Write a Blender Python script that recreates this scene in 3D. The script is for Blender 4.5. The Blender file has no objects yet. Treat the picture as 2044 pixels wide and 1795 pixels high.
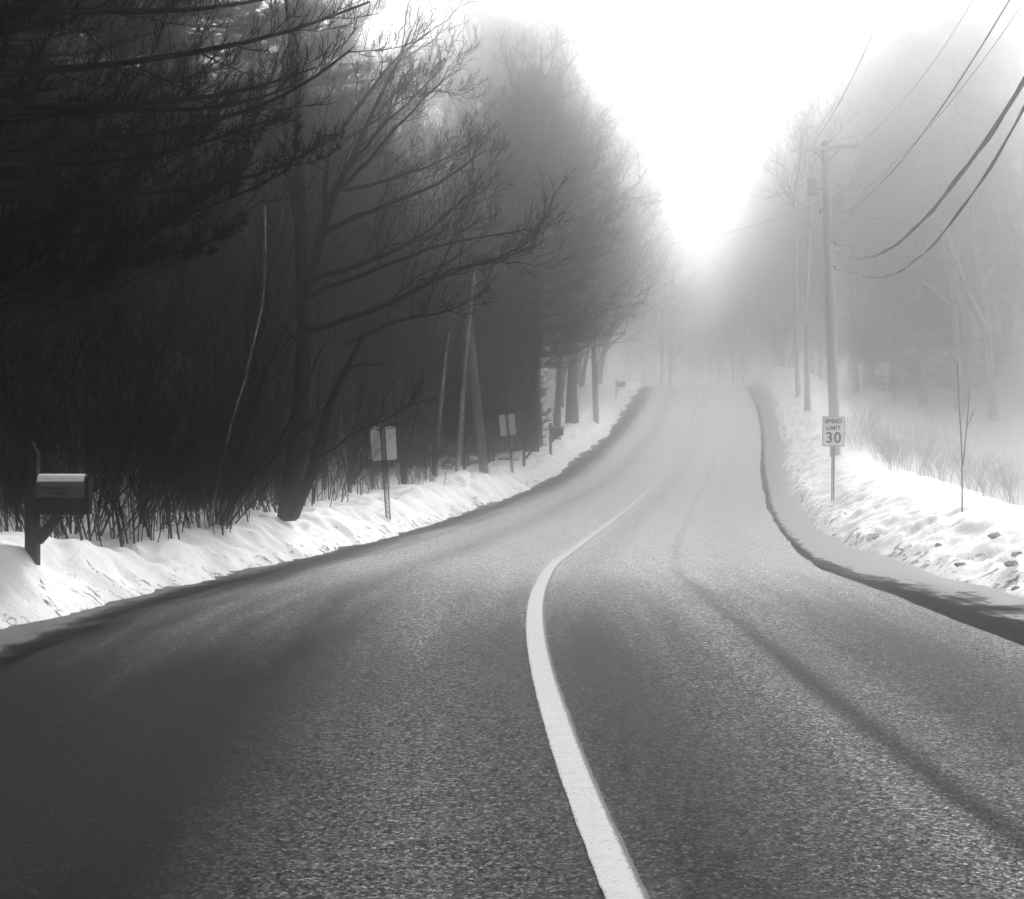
import bpy, math, random
import numpy as np
from mathutils import Vector

rng = np.random.default_rng(7)
random.seed(7)
S = bpy.context.scene
COL = S.collection
R = math.radians

# ------------------------------------------------------------------ camera geometry
CAM_Z = 1.7
FPX = 2808.0            # focal length in pixels of a 2044 px wide frame


def P(px, py, Y):
    """World point seen at (px, py) of a 2044 x 1795 frame, Y metres ahead of the camera."""
    return np.array([(px - 1022.0) / FPX * Y, Y, CAM_Z + (800.0 - py) / FPX * Y])


# ------------------------------------------------------------------ noise
def _hash(ix, iy, seed):
    h = np.sin(ix * 127.1 + iy * 311.7 + seed * 74.7) * 43758.5453
    return h - np.floor(h)


def vnoise(x, y, seed=0):
    x, y = np.broadcast_arrays(np.asarray(x, float), np.asarray(y, float))
    ix, iy = np.floor(x), np.floor(y)
    fx, fy = x - ix, y - iy
    fx, fy = fx * fx * (3 - 2 * fx), fy * fy * (3 - 2 * fy)
    a, b = _hash(ix, iy, seed), _hash(ix + 1, iy, seed)
    c, d = _hash(ix, iy + 1, seed), _hash(ix + 1, iy + 1, seed)
    return (a * (1 - fx) + b * fx) * (1 - fy) + (c * (1 - fx) + d * fx) * fy - 0.5


def fbm(x, y, seed=0, oct=4, gain=0.5):
    s, a = 0.0, 1.0
    for i in range(oct):
        s = s + a * vnoise(x * 2 ** i + i * 13.7, y * 2 ** i - i * 7.3, seed + i)
        a *= gain
    return s


def sstep(a, b, x):
    u = np.clip((np.asarray(x, float) - a) / (b - a), 0, 1)
    return u * u * (3 - 2 * u)


# ------------------------------------------------------------------ terrain functions
_Yg = np.arange(-80, 460, 0.5)


def smooth_table(ys, vs, sig):
    v = np.interp(_Yg, ys, vs)
    k = np.exp(-0.5 * (np.arange(-40, 41) * 0.5 / sig) ** 2)
    k /= k.sum()
    vp = np.pad(v, 40, mode='edge')
    return np.convolve(vp, k, mode='valid')


_xc = smooth_table([-80, -15, 0, 4.8, 7, 9.55, 12, 14, 19, 28, 37, 56, 68, 80, 95, 120, 200, 460],
                   [16, 2.6, .8, .37, .24, .16, .18, .25, .53, 1.77, 3.13, 6.34, 8.5, 10.4, 12.5, 15.5, 23, 50], 1.1)
_zr = smooth_table([-80, 4.8, 9.55, 14, 19, 28, 37, 47, 56, 68, 80, 95, 105, 120, 150, 200, 460],
                   [0, 0, 0, -.18, -.53, -.86, -1.07, -1.1, -.88, 0.0, 1.13, 2.38, 2.85, 2.9, 2.0, 0, -3], 2.0)
_zl = smooth_table([-80, 0, 13, 20, 30, 40, 60, 80, 100, 140, 200, 460],
                   [.2, .2, .1, 0, -.15, -.2, .2, 1.6, 3.0, 3.6, 2, 0], 4)


def xc(Y): return np.interp(Y, _Yg, _xc)
def zr(Y): return np.interp(Y, _Yg, _zr)


_RT = [3.6, 4.4, 6.4, 8, 10, 15, 25, 40, 70, 120, 250, 420]
_RZ = [-.14, -.13, .04, -.05, -.9, -3.0, -5.0, -6, -5, 2, 6, 8]


def base(Y, t):
    Y, t = np.broadcast_arrays(np.asarray(Y, float), np.asarray(t, float))
    z0 = zr(Y)
    zlp = np.interp(Y, _Yg, _zl)
    w = sstep(-4.0, -12.0, t)
    zl = (z0 - .14) * (1 - w) + (zlp + np.maximum(-t - 12, 0) * .02 + fbm(t * .15, Y * .15, 3, 3) * .35 * w) * w
    dz = np.interp(t, _RT, _RZ)
    far = sstep(55, 85, Y)
    dz = np.where(dz < -.3, dz * (1 - .45 * far), dz)
    dz = dz + 30 * sstep(8, 38, t) * sstep(72, 190, Y)  # snow slope shaped to lighten the right side behind its trees
    zrt = z0 + dz + fbm(t * .12, Y * .12, 9, 3) * .5 * sstep(9, 20, t)
    return np.where(t < -3.6, zl, np.where(t > 3.6, zrt, z0 - .06))


def tfL(Y): return -3.72 - .5 * (1 - sstep(9.5, 13.5, Y)) + .35 * fbm(Y * .45, 0 * Y, 21, 3)
def hL(Y):
    return np.interp(Y, [-80, 6, 9, 12.5, 14.5, 16.2, 18, 21, 26, 32, 40, 50, 60, 100, 400],
                     [.4, .4, .5, .78, .72, .40, .5, .62, .62, .6, .62, .5, .45, .4, .3]) * (1 + .25 * fbm(Y * .5, 3 + 0 * Y, 5, 2))


def tfR(Y): return 4.35 + .5 * (1 - sstep(18, 25, Y)) + .35 * fbm(Y * .5, 7 + 0 * Y, 31, 3)
def hR(Y):
    return np.interp(Y, [-80, 8, 14, 20, 30, 38, 50, 70, 95, 400],
                     [.5, .5, .5, .55, .75, .9, .75, .95, 1.3, .5]) * (1 + .2 * fbm(Y * .35, 11 + 0 * Y, 6, 2))


def chunk(t, Y, seed):
    """crusty ploughed snow: ridged lumps"""
    a = fbm(t * 1.7, Y * 1.2, seed, 3)
    r = 1 - np.abs(fbm(t * 3.1 + .7 * Y, Y * 2.3, seed + 50, 3)) * 2
    r2 = 1 - np.abs(fbm(t * 8.0, Y * 6.5, seed + 70, 2)) * 2
    return a * .18 + (r - .7) * .11 + (r2 - .7) * .03


def bankL(Y, t):
    Y, t = np.broadcast_arrays(np.asarray(Y, float), np.asarray(t, float))
    f = tfL(Y)
    up = sstep(0, 1, (f - t) / 1.25)
    back = 1 - .72 * sstep(-5.4, -7.3, t)
    fade = 1 - sstep(-7.4, -8.6, t)
    h = hL(Y) * up * back + chunk(t, Y, 40) * sstep(0, .5, f - t) * (.9 - .5 * sstep(-5.5, -8, t))
    edge = -.10 * (1 - sstep(-.10, .12, f - t)) - .12 * sstep(-7.8, -8.6, t)
    return base(Y, t) + h * fade + edge


def bankR(Y, t):
    Y, t = np.broadcast_arrays(np.asarray(Y, float), np.asarray(t, float))
    f = tfR(Y)
    up = sstep(0, 1, (t - f) / 1.9) * .75 + sstep(0, 1, (t - f) / .5) * .25
    back = 1 - .4 * sstep(7.0, 9.0, t)
    fade = 1 - sstep(8.6, 10, t)
    h = hR(Y) * up * back + chunk(t, Y, 60) * sstep(0, .4, t - f) * (1 - .65 * sstep(0.9, 2.2, t - f)) 
    edge = -.10 * (1 - sstep(-.10, .12, t - f)) - .12 * sstep(9.2, 10, t)
    return base(Y, t) + h * fade + edge


def hit(px, py, Y0=8, Y1=90):
    for Y in np.arange(Y0, Y1, .1):
        p = P(px, py, Y)
        if p[2] <= ground_z(p[0], Y): return float(Y)
    return Y1


def ground_z(X, Y):
    t = X - xc(Y)
    z = base(Y, t)
    if -8.5 < t < -3.4: z = max(z, bankL(Y, t))
    if 4.0 < t < 9.9: z = max(z, bankR(Y, t))
    if abs(t) < 3.6: z = zr(Y)
    return float(z)


# ------------------------------------------------------------------ mesh helpers
def np_mesh(name, verts, faces, uv=None, smooth=False, mats=None, matidx=None):
    """faces: (F,k) int array (all the same k) or list of such arrays."""
    if not isinstance(faces, list): faces = [faces]
    faces = [np.asarray(f, np.int32) for f in faces if len(f)]
    me = bpy.data.meshes.new(name)
    verts = np.asarray(verts, np.float32).reshape(-1, 3)
    me.vertices.add(len(verts))
    me.vertices.foreach_set('co', verts.ravel())
    loops = np.concatenate([f.ravel() for f in faces])
    counts = np.concatenate([np.full(len(f), f.shape[1], np.int32) for f in faces])
    starts = np.concatenate([[0], np.cumsum(counts)[:-1]]).astype(np.int32)
    me.loops.add(len(loops))
    me.loops.foreach_set('vertex_index', loops.astype(np.int32))
    me.polygons.add(len(counts))
    me.polygons.foreach_set('loop_start', starts)
    me.polygons.foreach_set('loop_total', counts)
    if smooth:
        me.polygons.foreach_set('use_smooth', np.ones(len(counts), bool))
    if uv is not None:
        l = me.uv_layers.new(name='UVMap')
        l.data.foreach_set('uv', np.asarray(uv, np.float32)[loops].ravel())
    me.update(calc_edges=True)
    me.validate()
    return me


def obj(name, me, mat=None, parent=None, loc=None):
    o = bpy.data.objects.new(name, me)
    COL.objects.link(o)
    if mat is not None and me is not None and not me.materials:
        me.materials.append(mat)
    if parent is not None: o.parent = parent
    if loc is not None: o.location = [float(c) for c in loc]
    return o


def tag(o, label=None, cat=None, group=None, kind=None):
    if label: o['label'] = label
    if cat: o['category'] = cat
    if group: o['group'] = group
    if kind: o['kind'] = kind
    return o


def thing(name, label, cat, loc=(0, 0, 0), rz=0.0, group=None):
    o = bpy.data.objects.new(name, None)
    o.empty_display_size = .3
    COL.objects.link(o)
    o.location = [float(c) for c in loc]
    o.rotation_euler = (0, 0, rz)
    return tag(o, label, cat, group)


def copy_thing(root, loc, rz=0, scale=1, label=None, group=None, tilt=0, zs=None):
    r = root.copy()
    COL.objects.link(r)
    r.location = [float(c) for c in loc]
    r.rotation_euler = (tilt, 0, rz)
    r.scale = (scale, scale, zs if zs else scale)
    if label: r['label'] = label
    if group: r['group'] = group
    for ch in list(root.children):
        c = ch.copy()
        COL.objects.link(c)
        c.parent = r
        for g in ch.children:
            d = g.copy()
            COL.objects.link(d)
            d.parent = c
    return r


class MB:
    """small hard-surface meshes"""
    def __init__(self): self.v, self.f = [], []

    def box(self, cx, cy, cz, sx, sy, sz, rot=None):
        b = len(self.v)
        for dx in (-.5, .5):
            for dy in (-.5, .5):
                for dz in (-.5, .5):
                    p = Vector((dx * sx, dy * sy, dz * sz))
                    if rot is not None: p.rotate(rot)
                    self.v.append((p.x + cx, p.y + cy, p.z + cz))
        for q in ((0, 1, 3, 2), (4, 6, 7, 5), (0, 4, 5, 1), (2, 3, 7, 6), (0, 2, 6, 4), (1, 5, 7, 3)):
            self.f.append([b + i for i in q])
        return self

    def prism(self, pts, axis, a, b):
        """extrude a 2D outline along an axis ('x','y','z') from a to b"""
        n, s = len(pts), len(self.v)
        for h in (a, b):
            for (u, w) in pts:
                self.v.append({'x': (h, u, w), 'y': (u, h, w), 'z': (u, w, h)}[axis])
        self.f.append([s + i for i in range(n)][::-1])
        self.f.append([s + n + i for i in range(n)])
        for i in range(n):
            j = (i + 1) % n
            self.f.append([s + i, s + j, s + n + j, s + n + i])
        return self

    def tube(self, pts, rad, k=10, cap=True):
        pts = [Vector(p) for p in pts]
        if not hasattr(rad, '__len__'): rad = [rad] * len(pts)
        s = len(self.v)
        for i, p in enumerate(pts):
            d = (pts[min(i + 1, len(pts) - 1)] - pts[max(i - 1, 0)]).normalized()
            ref = Vector((0, 0, 1)) if abs(d.z) < .9 else Vector((1, 0, 0))
            u = d.cross(ref).normalized()
            w = d.cross(u)
            for j in range(k):
                a = 2 * math.pi * j / k
                q = p + (u * math.cos(a) + w * math.sin(a)) * rad[i]
                self.v.append(tuple(q))
        for i in range(len(pts) - 1):
            for j in range(k):
                jj = (j + 1) % k
                self.f.append([s + i * k + j, s + i * k + jj, s + (i + 1) * k + jj, s + (i + 1) * k + j])
        if cap:
            self.f.append([s + j for j in range(k)][::-1])
            e = s + (len(pts) - 1) * k
            self.f.append([e + j for j in range(k)])
        return self

    def build(self, name, mat, parent=None, smooth=False, bevel=0, loc=None):
        me = bpy.data.meshes.new(name)
        me.from_pydata([tuple(float(c) for c in v) for v in self.v], [], self.f)
        me.validate(); me.update()
        o = obj(name, me, mat, parent, loc)
        if smooth:
            for p in me.polygons: p.use_smooth = True
        if bevel:
            m = o.modifiers.new('bevel', 'BEVEL'); m.width = bevel; m.segments = 2
        return o


# ------------------------------------------------------------------ materials
def new_mat(name):
    m = bpy.data.materials.new(name)
    m.use_nodes = True
    nt = m.node_tree
    b = nt.nodes['Principled BSDF']
    return m, nt, b


def N(nt, typ, **kw):
    n = nt.nodes.new(typ)
    for k, v in kw.items():
        if k.startswith('i_'):
            n.inputs[k[2:].replace('_', ' ')].default_value = v
        else: setattr(n, k, v)
    return n


def L(nt, a, b): nt.links.new(a, b)


def grey(v): return (v, v, v, 1)


def ramp(nt, fac, stops, interp='LINEAR'):
    n = nt.nodes.new('ShaderNodeValToRGB')
    n.color_ramp.interpolation = interp
    cr = n.color_ramp
    while len(cr.elements) < len(stops): cr.elements.new(.5)
    for e, (p, v) in zip(cr.elements, stops):
        e.position = p; e.color = grey(v)
    if fac is not None: L(nt, fac, n.inputs['Fac'])
    return n.outputs['Color']


def math_(nt, op, a, b=None, clamp=False):
    n = nt.nodes.new('ShaderNodeMath'); n.operation = op; n.use_clamp = clamp
    for i, x in enumerate((a, b)):
        if x is None: continue
        if hasattr(x, 'is_linked'): L(nt, x, n.inputs[i])
        else: n.inputs[i].default_value = x
    return n.outputs[0]


def maprange(nt, v, a, b, c=0, d=1):
    n = nt.nodes.new('ShaderNodeMapRange'); n.interpolation_type = 'SMOOTHSTEP'
    L(nt, v, n.inputs['Value'])
    for k, x in (('From Min', a), ('From Max', b), ('To Min', c), ('To Max', d)):
        n.inputs[k].default_value = x
    return n.outputs[0]


def noise(nt, vec, scale, detail=4, rough=.55, dist=0):
    n = N(nt, 'ShaderNodeTexNoise', i_Scale=scale, i_Detail=detail, i_Roughness=rough, i_Distortion=dist)
    L(nt, vec, n.inputs['Vector'])
    return n.outputs['Fac']


def mixc(nt, fac, a, b):
    n = nt.nodes.new('ShaderNodeMix'); n.data_type = 'RGBA'
    if hasattr(fac, 'is_linked'): L(nt, fac, n.inputs[0])
    else: n.inputs[0].default_value = fac
    for x, i in ((a, 6), (b, 7)):
        if hasattr(x, 'is_linked'): L(nt, x, n.inputs[i])
        else: n.inputs[i].default_value = grey(x)
    return n.outputs[2]


def bump(nt, b, h, strength=.3, dist=.02):
    n = N(nt, 'ShaderNodeBump', i_Strength=strength, i_Distance=dist)
    L(nt, h, n.inputs['Height']); L(nt, n.outputs[0], b.inputs['Normal'])


def plain(name, v, rough=.7, var=.25, scale=8, spec=.3, bumpv=0):
    m, nt, b = new_mat(name)
    tc = N(nt, 'ShaderNodeTexCoord')
    f = noise(nt, tc.outputs['Object'], scale, 5)
    L(nt, ramp(nt, f, [(.25, v * (1 - var)), (.75, v * (1 + var))]), b.inputs['Base Color'])
    b.inputs['Roughness'].default_value = rough
    b.inputs['Specular IOR Level'].default_value = spec
    if bumpv: bump(nt, b, f, bumpv, .02)
    return m


def bark(name, lo, hi, sx=14, sz=2.2):
    m, nt, b = new_mat(name)
    tc = N(nt, 'ShaderNodeTexCoord')
    mp = N(nt, 'ShaderNodeMapping')
    mp.inputs['Scale'].default_value = (sx, sx, sz)
    L(nt, tc.outputs['Object'], mp.inputs['Vector'])
    f = noise(nt, mp.outputs[0], 1, 5, .6)
    L(nt, ramp(nt, f, [(.3, lo), (.7, hi)]), b.inputs['Base Color'])
    b.inputs['Roughness'].default_value = .92
    b.inputs['Specular IOR Level'].default_value = .02
    bump(nt, b, f, .6, .02)
    return m


M_BARK = bark('wet_dark_bark', .007, .022)
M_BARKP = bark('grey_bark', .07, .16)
M_TWIG = plain('twig', .010, .95, .3, 3, 0)
M_NEEDLE = plain('needles', .012, .95, .4, 2, 0)
M_POLEFOG = bark('fog_toned_wood', .42, .56, 22, 1.2)  # fog's paleness put into the colour of far wood
M_POLE = bark('weathered_pole_wood', .10, .22, 22, 1.2)
M_POSTD = bark('dark_stained_wood', .012, .03, 20, 3)
M_METD = plain('dark_galvanised_steel', .07, .5, .3, 12, .5)
M_WIRE = plain('black_cable', .018, .6, .2, 8, .3)
M_INS = plain('glazed_insulator', .75, .3, .1, 8, .5)
M_TRANS = plain('painted_transformer', .5, .5, .1, 3, .4)
M_SIGNW = plain('white_sign_face', .90, .55, .06, 6, .3)
M_INK = plain('black_sign_ink', .012, .6, .2, 10, .2)
M_POSTK = plain('black_painted_steel', .012, .8, .3, 12, .05)
M_ALU = plain('mill_aluminium_sheet', .72, .6, .18, 26, .4)
M_CLOD = plain('dirty_ice', .34, .8, .75, 14, .2, .6)


M_RIME_FOG = plain('rime_and_fog_toned_twig', .60, .85, .35, 3, .1)  # fog paleness put into right-hand trees' colour; real rime on crest scrub
M_SAPLING = plain('pale_sapling_bark', .20, .85, .35, 6, .05)  # lighter grey bark for the sapling
M_FOGNEEDLE = plain('fog_toned_needles', .58, .85, .4, 2, .1)  # fog paleness put into the needle colour


def mat_birch():
    m, nt, b = new_mat('birch_bark')
    tc = N(nt, 'ShaderNodeTexCoord')
    mp = N(nt, 'ShaderNodeMapping'); mp.inputs['Scale'].default_value = (6, 6, 2.3)
    L(nt, tc.outputs['Object'], mp.inputs['Vector'])
    f = noise(nt, mp.outputs[0], 1, 7, .75, .4)
    L(nt, ramp(nt, f, [(.40, .02), (.50, .22), (.62, .55)]), b.inputs['Base Color'])
    b.inputs['Roughness'].default_value = .7
    return m


M_BIRCH = mat_birch()


def mat_mailbox():
    m, nt, b = new_mat('grey_painted_mailbox')
    tc = N(nt, 'ShaderNodeTexCoord')
    f = noise(nt, tc.outputs['Object'], 14, 4)
    L(nt, ramp(nt, f, [(.3, .03), (.7, .05)]), b.inputs['Base Color'])
    b.inputs['Roughness'].default_value = .45
    return m


M_BOX = mat_mailbox()


def mat_snow(name, dirt):
    """dirt: 0 none, -1 left bank, 1 right bank (dirty towards its foot)"""
    m, nt, b = new_mat(name)
    uv = N(nt, 'ShaderNodeUVMap'); uv.uv_map = 'UVMap'
    tc = N(nt, 'ShaderNodeTexCoord')
    sp = N(nt, 'ShaderNodeSeparateXYZ'); L(nt, uv.outputs[0], sp.inputs[0])
    v = tc.outputs['Object']
    f1 = noise(nt, v, 1.3, 5)
    f2 = noise(nt, v, 9, 4, .65)
    col = ramp(nt, f1, [(.3, .78), (.6, .88)])
    if dirt:
        d = sp.outputs[2]           # unused
        foot = sp.outputs[0]        # distance outward from the bank's foot
        mask = maprange(nt, foot, .1, 1.5, 1, 0)
        mp = N(nt, 'ShaderNodeMapping'); mp.inputs['Scale'].default_value = (1.0, 1.0, .6)
        L(nt, v, mp.inputs['Vector'])
        n1 = noise(nt, mp.outputs[0], 4.2, 6, .72, .6)
        big = noise(nt, v, .8, 3)
        s = math_(nt, 'ADD', math_(nt, 'MULTIPLY', mask, .24), math_(nt, 'MULTIPLY', big, .14))
        s = math_(nt, 'ADD', s, n1)
        hi = .86 if dirt < 0 else .84
        spots = maprange(nt, s, hi - .03, hi + .06, 0, 1)
        spots = math_(nt, 'MULTIPLY', spots, maprange(nt, foot, 1.3, 2.0, 1, 0))
        col = mixc(nt, spots, col, .045)
        slush = maprange(nt, foot, -.05, .4, 1, 0)
        sl = math_(nt, 'MULTIPLY', slush, maprange(nt, f2, .3, .65, .15, .9))
        col = mixc(nt, sl, col, .30)
    L(nt, col, b.inputs['Base Color'])
    b.inputs['Roughness'].default_value = .75
    b.inputs['Specular IOR Level'].default_value = .25
    h = math_(nt, 'ADD', f2, math_(nt, 'MULTIPLY', noise(nt, v, 30, 3), .4))
    bump(nt, b, h, .32, .04)
    return m


def mat_road():
    m, nt, b = new_mat('salted_light_toned_asphalt')
    uv = N(nt, 'ShaderNodeUVMap'); uv.uv_map = 'UVMap'
    sp = N(nt, 'ShaderNodeSeparateXYZ'); L(nt, uv.outputs[0], sp.inputs[0])
    t0, yy = sp.outputs[0], sp.outputs[1]
    tc = N(nt, 'ShaderNodeTexCoord'); v = tc.outputs['Object']
    wob = noise(nt, v, .35, 3)
    t = math_(nt, 'ADD', t0, math_(nt, 'MULTIPLY', math_(nt, 'SUBTRACT', wob, .5), .16))
    # streaks along the road
    cmb = N(nt, 'ShaderNodeCombineXYZ')
    L(nt, math_(nt, 'MULTIPLY', t, 2.6), cmb.inputs[0]); L(nt, math_(nt, 'MULTIPLY', yy, .16), cmb.inputs[1])
    st = noise(nt, cmb.outputs[0], 1, 5, .6)
    # bands across the lane, shade painted into the left end (-4..4 -> 0..1)
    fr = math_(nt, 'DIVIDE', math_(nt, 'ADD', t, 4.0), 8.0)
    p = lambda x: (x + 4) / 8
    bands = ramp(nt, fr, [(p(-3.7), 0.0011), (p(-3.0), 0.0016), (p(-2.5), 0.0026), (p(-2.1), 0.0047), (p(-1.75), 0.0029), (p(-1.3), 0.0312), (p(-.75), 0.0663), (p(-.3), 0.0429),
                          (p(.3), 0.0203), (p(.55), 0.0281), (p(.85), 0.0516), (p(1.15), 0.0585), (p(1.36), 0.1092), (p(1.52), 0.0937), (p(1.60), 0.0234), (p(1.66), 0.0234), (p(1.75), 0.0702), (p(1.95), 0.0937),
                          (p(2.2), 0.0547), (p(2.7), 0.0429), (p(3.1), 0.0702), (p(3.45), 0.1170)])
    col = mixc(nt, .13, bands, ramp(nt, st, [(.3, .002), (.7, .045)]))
    # haze and light put into the colour: paler farther off, darker close by
    far_pale = maprange(nt, math_(nt, 'ADD', yy, math_(nt, 'MULTIPLY', math_(nt, 'SUBTRACT', st, .5), 9.0)), 8.5, 20, 0, 1)
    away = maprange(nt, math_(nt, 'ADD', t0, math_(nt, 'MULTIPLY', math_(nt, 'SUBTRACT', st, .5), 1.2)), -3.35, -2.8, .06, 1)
    col = mixc(nt, math_(nt, 'MULTIPLY', math_(nt, 'MULTIPLY', far_pale, away), .85), col, .34)
    col = mixc(nt, math_(nt, 'MULTIPLY', maprange(nt, yy, 35, 80, 0, 1), math_(nt, 'MULTIPLY', away, .7)), col, .56)  # more painted haze paleness towards the crest
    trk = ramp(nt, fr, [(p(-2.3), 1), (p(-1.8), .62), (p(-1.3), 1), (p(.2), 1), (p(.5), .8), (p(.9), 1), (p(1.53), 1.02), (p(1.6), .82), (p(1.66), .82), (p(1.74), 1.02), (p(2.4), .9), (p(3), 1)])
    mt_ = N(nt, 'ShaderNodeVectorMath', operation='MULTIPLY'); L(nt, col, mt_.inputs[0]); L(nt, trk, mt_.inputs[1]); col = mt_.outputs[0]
    # stone speckle
    vo = N(nt, 'ShaderNodeTexVoronoi', i_Scale=82.0, i_Randomness=1.0); L(nt, v, vo.inputs['Vector'])
    gs = N(nt, 'ShaderNodeSeparateXYZ'); L(nt, vo.outputs['Color'], gs.inputs[0])
    gr = ramp(nt, gs.outputs[0], [(0, .04), (.35, .5), (.7, 1.3), (.93, 2.4), (1, 4.2)])
    fine = ramp(nt, noise(nt, v, 130, 3, .7), [(.3, .3), (.7, 1.8)])
    clump = ramp(nt, noise(nt, v, 22, 4, .65), [(.3, .5), (.7, 1.5)])
    mul = N(nt, 'ShaderNodeVectorMath', operation='MULTIPLY'); L(nt, gr, mul.inputs[0]); L(nt, fine, mul.inputs[1])
    mul2 = N(nt, 'ShaderNodeVectorMath', operation='MULTIPLY'); L(nt, mul.outputs[0], mul2.inputs[0]); L(nt, clump, mul2.inputs[1])
    mul3 = N(nt, 'ShaderNodeVectorMath', operation='MULTIPLY'); L(nt, mul2.outputs[0], mul3.inputs[0]); L(nt, col, mul3.inputs[1])
    # scattered black specks along the bare track
    sk = noise(nt, v, 26, 2, .5)
    near_track = math_(nt, 'MULTIPLY', maprange(nt, math_(nt, 'ABSOLUTE', math_(nt, 'SUBTRACT', t, 1.62)), .0, .45, 1, 0), .10)
    spk = maprange(nt, math_(nt, 'ADD', sk, near_track), .74, .80, 0, 1)
    fin = mixc(nt, math_(nt, 'MULTIPLY', spk, .85), mul3.outputs[0], .01)
    # pale grit lying in the darkened asphalt
    grit = math_(nt, 'MULTIPLY', maprange(nt, gs.outputs[0], .72, 1.0, 0, 1), maprange(nt, noise(nt, v, 14, 4, .7), .35, .65, 0, .16))
    fin = mixc(nt, grit, fin, .17)
    L(nt, fin, b.inputs['Base Color'])
    L(nt, ramp(nt, st, [(.3, .75), (.7, .85)]), b.inputs['Roughness'])
    b.inputs['Specular IOR Level'].default_value = .05
    h = math_(nt, 'SUBTRACT', 1.0, vo.outputs['Distance'])
    bump(nt, b, h, .45, .006)
    return m


def mat_shoulder(name, w0, w1, ice_k=1.0):
    """u = distance outward from the pavement edge (m), v = distance along"""
    m, nt, b = new_mat(name)
    uv = N(nt, 'ShaderNodeUVMap'); uv.uv_map = 'UVMap'
    sp = N(nt, 'ShaderNodeSeparateXYZ'); L(nt, uv.outputs[0], sp.inputs[0])
    u, yy = sp.outputs[0], sp.outputs[1]
    tc = N(nt, 'ShaderNodeTexCoord'); v = tc.outputs['Object']
    cmb = N(nt, 'ShaderNodeCombineXYZ')
    L(nt, math_(nt, 'MULTIPLY', u, 5.0), cmb.inputs[0]); L(nt, math_(nt, 'MULTIPLY', yy, .5), cmb.inputs[1])
    st = noise(nt, cmb.outputs[0], 1, 6, .62)
    fine = noise(nt, v, 40, 4, .7)
    wid = maprange(nt, yy, 11, 24, w0, w1)
    rag = noise(nt, v, 2.2, 6, .68)
    edge = math_(nt, 'ADD', math_(nt, 'DIVIDE', u, wid), math_(nt, 'MULTIPLY', math_(nt, 'SUBTRACT', st, .5), 1.6))
    edge = math_(nt, 'ADD', edge, math_(nt, 'MULTIPLY', math_(nt, 'SUBTRACT', rag, .5), 2.4))
    ice = ramp(nt, fine, [(.25, .26 * ice_k * ice_k), (.75, .40 * ice_k)])
    col = mixc(nt, ramp(nt, edge, [(.6, 0), (.95, .4), (1.35, 1)]), .004, ice)
    L(nt, col, b.inputs['Base Color'])
    b.inputs['Roughness'].default_value = .8
    b.inputs['Specular IOR Level'].default_value = .01
    bump(nt, b, math_(nt, 'ADD', st, fine), .25, .02)
    return m


def mat_paint(name, v):
    m, nt, b = new_mat(name)
    uv = N(nt, 'ShaderNodeUVMap'); uv.uv_map = 'UVMap'
    sp = N(nt, 'ShaderNodeSeparateXYZ'); L(nt, uv.outputs[0], sp.inputs[0])
    mp = N(nt, 'ShaderNodeMapping'); mp.inputs['Scale'].default_value = (5, 16, 1)
    L(nt, uv.outputs[0], mp.inputs['Vector'])
    tc = N(nt, 'ShaderNodeTexCoord')
    f = noise(nt, mp.outputs[0], 1, 6, .72)
    g = noise(nt, tc.outputs['Object'], 70, 4, .7)
    col = ramp(nt, f, [(.25, v * .62), (.42, v * .9), (.7, v)])
    edge = maprange(nt, math_(nt, 'ADD', math_(nt, 'ABSOLUTE', sp.outputs[0]), math_(nt, 'MULTIPLY', math_(nt, 'SUBTRACT', g, .5), .06)), .055, .078, 0, 1)
    col = mixc(nt, math_(nt, 'MULTIPLY', edge, .85), col, .06)
    pits = maprange(nt, g, .56, .66, 0, .6)
    col = mixc(nt, pits, col, .10)
    col = mixc(nt, maprange(nt, sp.outputs[1], 22, 60, 0, .22), col, .40)     # haze fade put into the farther paint's colour
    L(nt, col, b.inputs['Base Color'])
    b.inputs['Roughness'].default_value = .8
    b.inputs['Specular IOR Level'].default_value = .15
    bump(nt, b, g, .3, .004)
    return m


# ------------------------------------------------------------------ ground, road, banks
def strip(name, ys, ts, zf, mat, uvf=None, curved=True, smooth=True):
    Yv, T = np.meshgrid(ys, ts, indexing='ij')
    if callable(zf): Z = zf(Yv, T)
    else: Z = zf
    X = xc(Yv) + T
    V = np.stack([X, Yv, Z], -1).reshape(-1, 3)
    ny, nt_ = len(ys), len(ts)
    i = np.arange(ny - 1)[:, None] * nt_ + np.arange(nt_ - 1)[None]
    F = np.stack([i, i + 1, i + nt_ + 1, i + nt_], -1).reshape(-1, 4)
    U = np.stack(uvf(Yv, T) if uvf else (T, Yv), -1).reshape(-1, 2)
    return obj(name, np_mesh(name, V, F, U, smooth), mat)


def yrows(segs):
    out = []
    for a, b, d in segs: out.append(np.arange(a, b, d))
    out.append(np.array([segs[-1][1]]))
    return np.concatenate(out)


Y_GROUND = yrows([(-50, 4, 3), (4, 60, .8), (60, 130, .6), (130, 400, 8)])
T_GROUND = np.array([-290, -200, -140, -100, -70, -50, -38, -30, -24, -19, -15, -12.5, -10.5, -9, -8, -7, -6, -5.2, -4.6, -4.1, -3.7, -3.4, 0,
                     3.4, 3.7, 4.1, 4.6, 5.2, 6, 7, 8, 9, 10.5, 12.5, 15, 19, 24, 30, 38, 50, 70, 100, 140, 200, 260])
M_SNOW = mat_snow('snow', 0)
o = strip('ground', Y_GROUND, T_GROUND, base, M_SNOW)
tag(o, 'open snow covered ground on both sides of the road', 'ground', kind='structure')

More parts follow.
